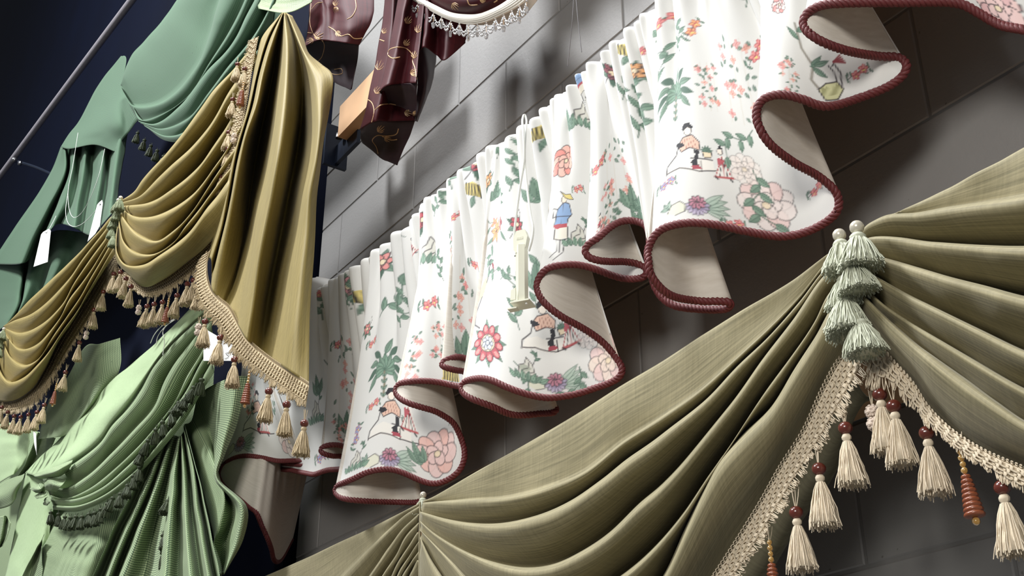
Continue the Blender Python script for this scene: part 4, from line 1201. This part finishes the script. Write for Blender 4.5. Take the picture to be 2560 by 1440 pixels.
# ---- green gingham valance below
DO = lf.P([(300, 1150)], -.12)[0]
ging = thing('gingham_swag_valance', 'green gingham swag valance with dark green tassel trim under the gold swags', 'valance', tuple(DO))
D1 = [[(530, 735), (484, 764), (420, 830), (340, 902), (300, 933), (240, 993), (210, 1024), (183, 1050), (150, 1097), (100, 1143), (62, 1182)],
      [(530, 775), (482, 812), (393, 910), (336, 1000), (283, 1062), (253, 1107), (200, 1150), (150, 1180), (108, 1196)]]
c0, c1 = spline(D1[0], 40), spline(D1[1], 40)
mid = [dl([tuple(p) for p in c0 * (1 - k) + c1 * k], a, b, c) for k, a, b, c in ((0, -.15, -.15, -.15), (.06, -.13, -.125, -.13), (.2, -.115, -.10, -.11), (.5, -.105, -.075, -.09), (.8, -.10, -.065, -.08), (1, -.11, -.09, -.1))]
sheet('swag', lf, mid, M['pale'], ging, DO, nu=110, sub=8, wr=.004)
D2 = [D1[1], [(530, 800), (490, 842), (413, 950), (386, 1015), (343, 1068), (285, 1128), (215, 1192), (160, 1222), (112, 1206)],
      [(530, 830), (475, 930), (437, 1004), (386, 1071), (302, 1158), (218, 1225), (160, 1247), (125, 1238)],
      [(530, 860), (445, 1010), (380, 1095), (319, 1168), (252, 1222), (188, 1248), (128, 1250)],
      [(530, 900), (455, 1035), (385, 1125), (330, 1185), (262, 1237), (195, 1264), (132, 1264)],
      [(535, 930), (460, 1055), (390, 1140), (336, 1196), (268, 1248), (198, 1276), (134, 1274)]]
G = lobes(lf, D2, [.022, .026, .026, .02, .008], d0=-.085, nu=110, lo=.5, depth_slope=.004)
cloth('swag', G - DO, M['check'], ging, uvoff=(1, 1))
for cs in ([[(82, 1186, -.05), (130, 1170, -.03), (181, 1150, -.06)], [(88, 1192, -.03), (136, 1180, -.01), (180, 1158, -.05)], [(106, 1197, -.05), (145, 1192, -.04), (168, 1182, -.08)]],
           [[(110, 1206, -.05), (122, 1195, -.04), (165, 1200, -.05)], [(112, 1216, -.03), (125, 1208, -.015), (150, 1218, -.03)], [(112, 1225, -.05), (128, 1228, -.04), (142, 1230, -.06)]],
           [[(74, 1222, -.05), (92, 1212, -.04), (112, 1204, -.06)], [(84, 1228, -.04), (98, 1224, -.025), (112, 1216, -.05)], [(90, 1232, -.06), (102, 1232, -.05), (114, 1226, -.07)]],
           [[(86, 1240, -.06), (100, 1232, -.05), (118, 1228, -.06)], [(92, 1247, -.05), (104, 1244, -.03), (118, 1238, -.05)]],
           [[(108, 1262, -.06), (114, 1245, -.05), (126, 1240, -.06)], [(118, 1264, -.05), (126, 1254, -.03), (130, 1246, -.05)]]):
    sheet('pleat_end', lf, cs, M['check'], ging, DO, nu=24, sub=5)
sheet('under_panel', lf, [dl([(126, 1270), (108, 1370), (102, 1460)], -.22, -.14, -.12), dl([(150, 1270), (140, 1380), (135, 1460)], -.2, -.12, -.1), dl([(200, 1270), (195, 1380), (185, 1460)], -.21, -.11, -.09), dl([(250, 1260), (235, 1380), (215, 1460)], -.2, -.12, -.11), dl([(310, 1240), (270, 1380), (240, 1460)], -.22, -.17, -.15)], M['check'], ging, DO, uvoff=(2, 0))
sheet('under_panel', lf, [dl([(64, 1184), (48, 1270), (32, 1350), (8, 1460)], -.16, -.15), dl([(100, 1146), (78, 1280), (62, 1370), (40, 1460)], -.14, -.12), dl([(130, 1150), (108, 1280), (96, 1370), (70, 1460)], -.13, -.13), dl([(160, 1150), (132, 1280), (118, 1370), (100, 1460)], -.15, -.16)], M['pale'], ging, DO, uvoff=(3, 3))
sheet('under_panel', lf, [dl([(112, 1335), (70, 1410), (45, 1460)], -.1, -.1), dl([(106, 1350), (90, 1400), (75, 1460)], -.13, -.13), dl([(104, 1370), (106, 1420), (104, 1470)], -.1, -.12)], M['check'], ging, DO, nu=40)
sheet('flap', lf, [dl([(-20, 1225), (20, 1200), (62, 1184)], -.12, -.12), dl([(-20, 1250), (20, 1228), (56, 1200)], -.08, -.1), dl([(-20, 1276), (28, 1262), (48, 1222)], -.1, -.12)], M['check'], ging, DO, nu=40)
sheet('flap', lf, [dl([(-20, 1300), (-10, 1380), (-15, 1460)], -.13, -.15), dl([(8, 1290), (4, 1330), (-6, 1380)], -.1, -.11), dl([(18, 1292), (12, 1345), (0, 1370)], -.13, -.13), dl([(28, 1308), (16, 1345), (6, 1365)], -.11, -.12)], M['check'], ging, DO, nu=40)
sheet('flap', lf, [dl([(122, 1000), (104, 1060), (95, 1098)], -.15, -.13), dl([(165, 952), (152, 1030), (132, 1094)], -.12, -.1), dl([(213, 868), (205, 950), (192, 1040), (163, 1088)], -.15, -.12, -.12), dl([(250, 860), (245, 940), (232, 1000), (190, 1062)], -.12, -.1, -.12), dl([(300, 845), (300, 920), (262, 985), (225, 1022)], -.18, -.16, -.15)], M['check'], ging, DO, nu=60, uvoff=(4, 1))
sheet('flap', lf, [dl([(-20, 1050), (-20, 1220)], -.19, -.19), dl([(40, 1060), (28, 1190)], -.16, -.16), dl([(76, 1075), (64, 1150), (36, 1186)], -.18, -.17)], M['pale'], ging, DO, nu=40, uvoff=(5, 1))
sheet('flap', lf, [dl([(95, 1080), (60, 1165), (10, 1240)], -.15, -.15), dl([(112, 1090), (80, 1160), (40, 1210)], -.19, -.19), dl([(140, 1095), (110, 1150), (70, 1190)], -.16, -.17)], M['check'], ging, DO, nu=40)
sheet('backing', lf, [dl([(-30, 1040), (-30, 1480)], -.3, -.3), dl([(150, 1080), (130, 1480)], -.33, -.27), dl([(330, 960), (300, 1480)], -.38, -.3), dl([(460, 840), (420, 1480)], -.34, -.27), dl([(540, 860), (500, 1480)], -.36, -.29)], M['check'], ging, DO, nu=60, uvoff=(6, 1))
# fan of pleats at the right end
jj = []
crest = [[(386, 1104), (336, 1222), (286, 1316), (225, 1460)], [(417, 1094), (363, 1229), (302, 1363), (265, 1460)], [(433, 1088), (400, 1195), (356, 1313), (300, 1460)], [(450, 1092), (438, 1168), (428, 1262), (410, 1460)],
         [(453, 1089), (460, 1195), (467, 1330), (478, 1460)], [(460, 1074), (480, 1162), (497, 1296), (526, 1460)], [(462, 1061), (497, 1195), (524, 1313), (553, 1460)]]
for a, b in zip(crest[:-1], crest[1:]):
    jj.append(dl(a, -.1, -.08, -.07)); jj.append(dl([tuple(np.array(p) * .45 + np.array(q) * .55) for p, q in zip(a, b)], -.13, -.135, -.14))
jj.append(dl(crest[-1], -.1, -.08, -.07))
sheet('side_tail', lf, jj, M['check'], ging, DO, nu=70, sub=6, uvoff=(7, 1))
sheet('side_tail', lf, [dl([(462, 1061), (497, 1195), (530, 1330), (553, 1440)], -.14, -.15), dl([(480, 1050), (520, 1130), (560, 1245), (548, 1320), (536, 1360), (553, 1438)], -.14, -.11, -.13), dl([(500, 985), (530, 1090), (538, 1200), (584, 1268), (566, 1350), (556, 1436)], -.15, -.17, -.15),
                        dl([(575, 945), (568, 1050), (548, 1140), (540, 1195), (600, 1268), (592, 1345), (560, 1435)], -.08, -.07, -.06, -.08, -.1), dl([(620, 940), (598, 1040), (562, 1140), (546, 1192), (618, 1268), (610, 1345), (562, 1432)], -.11, -.1, -.085, -.1, -.11)], M['check'], ging, DO, nu=80, sub=8, uvoff=(8, 1))
for i, (x, y) in enumerate([(127, 1279), (146, 1282), (163, 1289), (177, 1291), (191, 1289), (205, 1289), (222, 1283), (236, 1279), (253, 1270), (269, 1256), (283, 1242), (302, 1232), (319, 1211), (333, 1187), (350, 1165)]):
    hang(lf.P([(x, y)], -.06)[0], 'dark', ging, i, bead=False, cord=.012, org=DO, thread=M['darkgreen'], tilt=(.1, -.25 + .1 * (i % 3)), yaw=i, scale=.95)
for i, (x, y) in enumerate([(505, 945), (487, 965), (470, 985), (447, 1005), (427, 1028), (406, 1052), (390, 1070), (372, 1098), (360, 1125), (421, 1250), (408, 1335), (406, 1378)]):
    hang(lf.P([(x, y)], -.05 if i < 9 else -.09)[0], 'dark', ging, i, bead=False, cord=.012, org=DO, thread=M['darkgreen'], tilt=(.1, .4 - .1 * (i % 3)), yaw=i)
# ---------------------------------------------------------------- burgundy valance
bf = wall_frame(1.2)
BO = bf.P([(1000, 100)])[0]
burg = thing('burgundy_embroidered_valance', 'burgundy silk valance embroidered with gold scrolls, edged with crystal beads', 'valance', tuple(BO))
hem1 = [(761, 117), (766, 107), (792, 101), (836, 103), (868, 108), (898, 112)]
bt = []
bt.append(sheet('side_tail', bf, [dl([(776, -30), (772, 50), (768, 85), (761, 117)], .04, .06), dl([(800, -30), (800, 50), (790, 101)], .06, .085), dl([(812, -30), (830, 45), (830, 103)], .045, .05), dl([(850, -30), (872, 60), (866, 108)], .05, .04), dl([(935, -30), (930, 50), (899, 112)], .0, .0)], M['burgundy'], burg, BO, nu=50))
bt.append(sheet('tail_lining', bf, [dl(hem1, .055, .03, -.005), dl([(762, 122), (785, 140), (830, 150), (894, 150)], -.01, -.03, -.06), dl([(764, 132), (800, 168), (840, 203), (880, 215)], -.05, -.06, -.07), dl([(766, 134), (800, 170), (842, 206), (876, 225)], -.055, -.065, -.075)], M['burgundy_dark'], burg, BO, nu=50))
bt.append(sheet('side_tail', bf, [dl([(965, -30), (955, 60), (946, 110), (938, 165), (926, 220), (916, 270), (901, 325)], .05, .06), dl([(985, -30), (976, 100), (962, 200), (936, 304)], .07, .09), dl([(1005, -30), (1000, 100), (990, 200), (972, 303)], .03, .03), dl([(1050, -30), (1047, 100), (1043, 200), (1037, 301)], .02, .0)], M['burgundy'], burg, BO, nu=60, uvoff=(1, 0)))
bt.append(sheet('side_tail', bf, [dl([(1000, -30), (985, 60), (968, 150), (949, 230)], .07, .1), dl([(1020, -30), (1002, 70), (985, 150), (970, 214)], .09, .13), dl([(1040, -30), (1025, 80), (1018, 150), (1008, 209)], .06, .08), dl([(1065, -30), (1052, 100), (1044, 150), (1041, 208)], .07, .09)], M['burgundy'], burg, BO, nu=50, uvoff=(2, 0)))
bt.append(sheet('tail_lining', bf, [dl([(949, 230), (961, 217), (991, 210), (1041, 208)], .1, .08), dl([(949, 236), (970, 245), (1005, 250), (1041, 258)], .06, .05), dl([(950, 242), (970, 258), (1005, 268), (1040, 288)], .05, .04)], M['burgundy_dark'], burg, BO, nu=40))
bt.append(sheet('tail_lining', bf, [dl([(901, 325), (912, 313), (936, 304), (972, 303), (1037, 301)], .055, .05, -.005), dl([(902, 335), (930, 345), (970, 350), (1022, 345)], .0, -.03), dl([(905, 354), (932, 374), (962, 396), (1000, 396)], -.03, -.04), dl([(906, 357), (933, 377), (962, 399), (992, 413)], -.035, -.045)], M['burgundy_dark'], burg, BO, nu=50))
sheet('tail_lining', bf, [dl([(1043, 130), (1044, 200), (1040, 260), (1037, 302)], .06, 0), dl([(1062, 117), (1068, 180), (1058, 250), (1040, 303)], .04, .0), dl([(1091, 130), (1086, 180), (1064, 255), (1042, 304)], -.02, -.02)], M['burgundy_dark'], burg, BO, nu=40)
sheet('side_tail', bf, [dl([(1050, -30), (1048, 80), (1043, 133)], .05, .06), dl([(1070, -30), (1068, 70), (1062, 118)], .07, .07), dl([(1095, 0), (1094, 70), (1092, 138)], .02, .02), dl([(1120, 40), (1118, 100), (1113, 150)], .03, .03), dl([(1165, 60), (1166, 90), (1163, 108)], -.02, -.02)], M['burgundy'], burg, BO, nu=40, uvoff=(3, 0))
SI = [(1010, -30), (1058, 0), (1090, 17), (1128, 34), (1163, 39), (1195, 38), (1236, 23), (1265, 6), (1310, -30)]
SO = [(985, -34), (1043, 4), (1085, 29), (1120, 46), (1150, 55), (1178, 58), (1212, 53), (1250, 37), (1300, 10), (1345, -30)]
bt.append(sheet('swag', bf, [dl([(1060, -90), (1150, -80), (1250, -90)], .03, .05, .03), dl([(1030, -50), (1090, -20), (1163, -5), (1240, -25), (1290, -55)], .06, .1, .06), dl(SI, .05, .06, .05)], M['burgundy'], burg, BO, nu=60, uvoff=(4, 0)))
gi = bf.P(spline(SI, 120), .07); go = bf.P(spline(SO, 120), .065)
a = Acc(); t = np.linspace(0, 1, 7)
for k in t:
    a.tube(gi * (1 - k) + go * k + np.array([0, -.004 * math.sin(math.pi * k), 0]) - BO, .0032, 6)
stuff(a.build('gimp_edge', M['gimp'], burg))
sheet('swag_lining', bf, [dl([(1090, 20), (1200, 40), (1290, -20)], -.02, -.02), dl([(1180, 60), (1270, 50), (1345, -20)], -.05, -.05), dl([(1200, 62), (1295, 52), (1356, -15)], -.06, -.06)], M['lining'], burg, BO, nu=30)
# crystal fringe: looped strings of small beads and faceted drops
oc = Acc()
oc.add([(0, 0, 0), (.0055, 0, -.006), (0, .0055, -.006), (-.0055, 0, -.006), (0, -.0055, -.006), (.0042, 0, -.017), (0, .0042, -.017), (-.0042, 0, -.017), (0, -.0042, -.017), (0, 0, -.021)],
       [(0, 1, 2, 2), (0, 2, 3, 3), (0, 3, 4, 4), (0, 4, 1, 1), (1, 5, 6, 2), (2, 6, 7, 3), (3, 7, 8, 4), (4, 8, 5, 1), (5, 9, 6, 6), (6, 9, 7, 7), (7, 9, 8, 8), (8, 9, 5, 5)])
CRY = to_mesh(oc, 'crystal_drop', M['glass'], smooth=False)
edge = bf.P(spline(SO, 200), .066)
wire = Acc(); beads = Acc()
for i in range(15):
    p = edge[int(24 + i * 11.2)] - BO
    g_ = np.random.default_rng(i)
    L = .02 + .012 * (i % 2)
    wire.tube([p, p + (0, 0, -L)], .0007, 4)
    c_ = new_obj('crystal_drop', CRY, None, burg); c_.location = p + np.array((0, 0, -L)); c_.rotation_euler = (0, 0, i)
    if i < 14:
        q = edge[int(24 + (i + 1) * 11.2)] - BO
        for s_ in (.75, 1.1):
            for k in range(11):
                t_ = k / 10
                o_ = p * (1 - t_) + q * t_ + np.array((0, 0, -.030 * s_ * math.sin(math.pi * t_) - .006))
                beads.lathe(sphere_prof(.0026, 5), 6, o_)
stuff(beads.build('bead_loops', M['glass'], burg)); stuff(wire.build('bead_wires', M['embroid'], burg))
# embroidery raised on the silk
BW_ = BVHTree.FromPolygons([Vector(v) for o in bt for v in [x.co for x in o.data.vertices]],
                           [tuple(i + off for i in p.vertices) for o, off in zip(bt, np.concatenate([[0], np.cumsum([len(o.data.vertices) for o in bt])[:-1]]).astype(int).tolist()) for p in o.data.polygons])


def on_burg(pts, lift=.002):
    out = []
    for p in spline(pts, max(8, int(len(pts) * 5))):
        d = Vector(rays([p])[0]).normalized()
        h = BW_.ray_cast(Vector(CAM - BO), d, 12)
        if h[0] is not None: out.append(np.array(h[0]) - np.array(d) * lift)
    return out


def z5(*p):
    return [(740 + x / 3.43, y / 3.43) for x, y in p]


emb = Acc()
for c_ in [z5((130, 30), (125, 100), (120, 200), (150, 290), (185, 330)), z5((135, 80), (180, 30), (230, 20)), z5((185, 320), (240, 370), (225, 480), (180, 550), (250, 600), (340, 640), (400, 625), (390, 590), (330, 595)),
           z5((510, 0), (515, 70), (480, 140), (440, 165)), z5((280, 230), (330, 260), (380, 310), (450, 295), (500, 330), (610, 320)),
           z5((1010, 480), (950, 420), (870, 405), (800, 430), (790, 470), (830, 500), (890, 490)), z5((1030, 440), (1000, 520), (1020, 580), (1035, 680)), z5((610, 850), (650, 880), (670, 950), (650, 1050)), z5((675, 945), (730, 900), (800, 890), (860, 900)),
           z5((880, 1100), (860, 1150), (760, 1165), (700, 1160), (655, 1200), (690, 1260), (705, 1320)), z5((740, 1170), (820, 1200), (870, 1195)), z5((720, 340), (760, 355)),
           z5((1470, 0), (1490, 40), (1560, 40)), z5((1700, 20), (1730, 0)), z5((95, 280), (140, 285))]:
    q = on_burg(c_)
    if len(q) > 2: emb.tube(q, .0016, 5)
for x, y, ang, L in [(160, 325, .5, 90), (150, 340, 3.5, 70), (330, 50, 1.2, 60), (350, 60, 4.4, 60), (340, 275, -.6, 60), (940, 200, .9, 80), (1040, 280, 1.3, 80), (745, 285, 1.0, 60), (930, 390, .9, 70), (700, 600, 1.2, 100), (1010, 500, 1.4, 70), (980, 630, 0.2, 80), (680, 800, .9, 80), (930, 965, -.2, 70), (1000, 980, .2, 60), (700, 1130, .7, 80), (760, 1180, -.4, 70), (1340, 30, -.8, 80), (1580, 10, .4, 60)]:
    for k in range(-2, 3):
        a_ = ang + k * .32; l_ = L * (1 - .15 * abs(k)) * .95
        q = on_burg(z5((x, y), (x + l_ * .5 * math.cos(a_ + .15 * k), y - l_ * .5 * math.sin(a_ + .15 * k)), (x + l_ * math.cos(a_), y - l_ * math.sin(a_))), .0025)
        if len(q) > 2: emb.tube(q, [.0007, .0017, .0005], 5)
stuff(emb.build('embroidery', M['embroid'], burg))
# its pine mounting board shows between the tails
tl = wall_frame(1.23).P([(850, 266)])[0]; bl = wall_frame(1.23).P([(858, 328)])[0]; tr = wall_frame(1.23).P([(985, 180)])[0]
Acc().box(np.array((tl[0], 1.23, bl[2])) - BO, np.array((tr[0], 1.265, tl[2])) - BO).build('mounting_board', M['board'], burg, smooth=False)
# the valance runs on to the right above: its top board and gathered header
Acc().box(np.array((-2.17, 1.09, 3.985)) - BO, np.array((-.35, WALL_Y - .002, 4.005)) - BO).build('mounting_board', M['board'], burg, smooth=False)
hx = np.linspace(-2.17, -.35, 160); hz = np.linspace(4.0, 3.78, 14)
HG = np.stack([np.broadcast_to(hx, (14, 160)), 1.075 + (.012 + .012 * np.linspace(0, 1, 14)[:, None]) * np.sin(hx * 42 + 1.5 * np.sin(hx * 9)), np.broadcast_to(hz[:, None], (14, 160))], -1)
cloth('header', HG - BO, M['burgundy'], burg)
br = Acc(); q0 = wall_frame(1.25).P([(832, 318)])[0]; q1 = wall_frame(1.25).P([(845, 396)])[0]
br.box(np.array((q0[0], 1.225, q1[2])) - BO, np.array((q0[0] + .012, 1.30, q0[2])) - BO)
br.box(np.array((q0[0] + .012, 1.26, bl[2] - .045)) - BO, np.array((tl[0] + .07, 1.272, bl[2] + .02)) - BO)
br.build('angle_bracket', M['darkmetal'], burg, smooth=False)
bolt = wall_frame(1.245).P([(848, 341)])[0]
Acc().lathe([(.0005, .012), (.009, .010), (.011, 0), (.011, -.006)], 8, bolt - BO).build('bolt', M['metal'], burg)

# ---------------------------------------------------------------- small things
# steel pipe of the rack, with its clamp
pp = lf.P([(-60, 520), (20, 414), (170, 213), (360, -40)], [-.3, -.3, -.3, -.3])
pipe = thing('rack_pipe', 'thin steel pipe running up the dark blue wall at far left', 'pipe', tuple(pp[1]))
Acc().tube(pp - pp[1], .021, 14, 30).build('tube', M['pipe'], pipe)
cl = lf.P([(36, 400)], -.29)[0] - pp[1]
c_ = Acc(); c_.lathe(sphere_prof(.022, 9, .8), 12, cl); c_.build('clamp', M['metal'], pipe)
c_ = Acc(); c_.lathe([(.0005, .014), (.012, .012), (.014, .004), (.014, -.012), (.0005, -.014)], 6, lf.P([(50, 408)], -.28)[0] - pp[1]); c_.build('clamp_bolt', M['metal'], pipe)
Acc().tube(np.array([lf.P([(46, 404)], -.29)[0], lf.P([(90, 418)], -.34)[0], lf.P([(140, 440)], -.4)[0]]) - pp[1], .009, 6, 10).build('bracket_arm', M['darkmetal'], pipe)


def hang_tag(poly, d, label, name='price_tag', lines=True, mat=None, fr=lf):
    P = fr.P(poly, d); o = P.mean(0)
    root = thing(name, label, 'tag', tuple(o), group='paper tags')
    nrm_ = fr.n
    a = Acc(); V = np.concatenate([P + nrm_ * .0004, P - nrm_ * .0004]) - o; n_ = len(P)
    Q = [(i, (i + 1) % n_, n_ + (i + 1) % n_, n_ + i) for i in range(n_)]
    for b in (0, n_):
        for i in range(1, n_ - 1, 2): Q.append((b, b + i, b + i + 1, b + min(i + 2, n_ - 1)))
    a.add(V, Q); a.build('card', mat or M['card'], root, smooth=False)
    return root, o


t1, o1 = hang_tag([(103, 586), (108, 580), (122, 572), (127, 577), (119, 655), (84, 667)], -.09, 'white paper price tag hanging at left below the green cuff')
t2, o2 = hang_tag([(243, 512), (247, 507), (255, 500), (257, 508), (249, 566), (238, 585), (219, 604)], -.06, 'white paper price tag tucked against the top edge of gold swag')
t3, o3 = hang_tag([(509, 820), (585, 864), (582, 902), (509, 902)], -.03, 'blush paper tag behind the tan tassels of gold tail')
t4, o4 = hang_tag([(83, 1078), (90, 1083), (92, 1138), (86, 1112)], -.08, 'narrow white tag turned edge-on among the green folds')
for root, o, pts in ((t1, o1, [(108, 592), (110, 612), (113, 640)]), (t2, o2, [(248, 520), (246, 540), (240, 570)])):
    a = Acc()
    for k in range(3):
        a.tube(lf.P([(pts[0][0] - 4 + 4 * k, pts[1][1] + 6 * k), (pts[0][0] - 6 + 4 * k, pts[2][1] + 4 * k)], -.0885 if root is t1 else -.0585) - o, .0005, 4)
    stuff(a.build('handwriting', M['ink'], root))
for root, o, x, y, d in ((t1, o1, 116, 582, -.088), (t2, o2, 251, 511, -.058)):
    c_ = Acc(); c_.lathe([(.0012, .0006), (.0038, .0006), (.0038, -.0006), (.0012, -.0006)], 10, lf.P([(x, y)], d)[0] - o); c_.build('eyelet', M['darkmetal'], root)
Acc().tube(lf.P([(262, 372), (248, 435), (229, 487), (208, 527), (187, 544), (174, 527), (171, 472), (181, 420), (195, 332)], -.1) - o2, .0011, 5, 60).build('string', M['string'], t2)
Acc().tube(lf.P([(171, 472), (164, 530), (170, 557), (182, 566), (205, 560), (232, 535), (250, 512)], [-.1, -.09, -.09, -.09, -.08, -.07, -.058]) - o2, .0011, 5, 40).build('string', M['string'], t2)
Acc().tube(lf.P([(575, 880), (564, 884), (572, 891), (562, 897)], -.028) - o3, .0007, 4, 16).build('handwriting', M['ink'], t3)
Acc().tube(lf.P([(116, 584), (122, 574), (132, 556), (140, 540)], [-.088, -.09, -.11, -.15]) - o1, .0011, 5, 20).build('string', M['string'], t1)
sp = lf.P([(410, 850)], -.05)[0]
loop = thing('price_string', 'looped white string lying on the pale green swag', 'string', tuple(sp))
for pts in ([(440, 796), (405, 815), (385, 838), (376, 858)], [(436, 800), (412, 818), (394, 842), (390, 862)], [(430, 802), (408, 826), (411, 856), (407, 888)]):
    Acc().tube(lf.P(pts, [-.05, -.045, -.045, -.05]) - sp, .0012, 5, 24).build('strand', M['string'], loop)

# cord tensioner hanging in front of the floral cloth
tf = wall_frame(1.075)
T0 = tf.P([(1304, 690)])[0]
ten = thing('cord_tensioner', 'ivory plastic drapery cord tensioner hanging before the floral valance', 'tensioner', tuple(T0))
mpp = float((T0 - CAM) @ FW) / F
xs = 1 / .80                                    # the body faces the viewer, turned out from the wall
ang = math.radians(-38); X_ = np.array([math.cos(ang), -math.sin(ang), 0]) * -1
X_ = norm(np.array([RT[0], RT[1], 0]) * .92 + np.array([.39 * RT[1], -.39 * RT[0], 0])); Y_ = np.cross([0, 0, 1], X_)


def loc(dx, dy, q=0):
    return X_ * dx * mpp + np.array([0, 0, 1.1]) * (-dy) * mpp + Y_ * q


hexp = [(math.cos(a) * 15.5 * mpp, math.sin(a) * 15.5 * mpp) for a in np.arange(6) * math.pi / 3 + .3]
a = Acc(); a.prism(hexp, X_, Y_, np.array([0, 0, 1.0]), loc(1, 70), 146 * mpp * 1.1); a.build('body', M['plastic'], ten, smooth=False)
head_ = [(-10, -115), (13, -115), (20, -96), (14, -68), (8, -58), (-12, -58), (-18, -66), (-19, -96)]
a = Acc(); a.prism([(x * mpp, -y * mpp * 1.1) for x, y in head_], X_, np.array([0, 0, 1.0]), -Y_, Y_ * .006, .013)
hd_ = a.build('pulley_housing', M['plastic'], ten, smooth=False)
a = Acc()
for x0, x1, y0, y1 in ((-5, 7, -75, -73), (-5, 7, -64, -62), (-5, -3, -75, -62), (5, 7, -75, -62)):
    a.prism([(x0 * mpp, -y0 * mpp * 1.1), (x1 * mpp, -y0 * mpp * 1.1), (x1 * mpp, -y1 * mpp * 1.1), (x0 * mpp, -y1 * mpp * 1.1)], X_, np.array([0, 0, 1.0]), -Y_, -Y_ * .007, .0008)
stuff(a.build('window_rim', M['ink'], hd_, smooth=False))
a = Acc()
for k in range(7):                               # raised mould mark
    a.prism([((-9 + 2.6 * k) * mpp, 100 * mpp), ((-7.6 + 2.6 * k) * mpp, 100 * mpp), ((-7.6 + 2.6 * k) * mpp, 107 * mpp), ((-9 + 2.6 * k) * mpp, (107 if k % 2 else 104) * mpp)], X_, np.array([0, 0, 1.0]), -Y_, -Y_ * .007, .0005)
stuff(a.build('raised_mark', M['plastic'], hd_, smooth=False))
a = Acc(); a.prism([(-22 * mpp, -.016), (28 * mpp, -.016), (28 * mpp, .018), (-22 * mpp, .018)], X_, Y_, np.array([0, 0, -1.0]), loc(0, 70), .0028); foot = a.build('foot_plate', M['plastic'], ten, smooth=False)
a = Acc(); a.prism([(-22 * mpp, -66 * mpp * 1.1), (-8 * mpp, -66 * mpp * 1.1), (-8 * mpp, -36 * mpp * 1.1), (-20 * mpp, -42 * mpp * 1.1)], X_, np.array([0, 0, 1.0]), -Y_, -Y_ * .012, .003); a.build('side_bracket', M['plastic'], ten, smooth=False)
a = Acc(); a.prism([(-30 * mpp, -.014), (-6 * mpp, -.014), (-6 * mpp, .0), (-30 * mpp, .0)], X_, Y_, np.array([0, 0, -1.0]), loc(0, 84), .0024); a.build('foot_plate', M['plastic'], ten, smooth=False)
Acc().lathe([(.0004, .0003), (.0024, .0003), (.0024, -.0035), (.0004, -.0035)], 10, loc(16, 73, -.006)).build('screw_hole', M['card'], foot)
cordp = tf.P([(1288, 640), (1284, 600), (1288, 560), (1300, 470), (1310, 400), (1308, 330), (1306, 300), (1311, 286), (1316, 300), (1314, 330), (1312, 400), (1318, 470), (1327, 540), (1333, 572), (1330, 600), (1322, 628)], [.004] * 5 + [.002, -.01, -.02, -.02, -.01, 0, .002, .004, .004, .004, .004])
Acc().tube(cordp - T0, .0022, 7, 120).build('cord', M['string'], ten)
# hanging string above the floral valance
s0 = wall_frame(1.25).P([(1436, -30), (1430, 60), (1419, 165)]); s1 = wall_frame(1.25).P([(1438, -30), (1446, 60), (1454, 130)])
hs_ = thing('hanging_string', 'thin grey string hanging above the floral valance', 'string', tuple(s0[1]))
Acc().tube(s0 - s0[1], .001, 5, 12).build('strand', M['ink'], hs_); Acc().tube(s1 - s0[1], .001, 5, 12).build('strand', M['ink'], hs_)
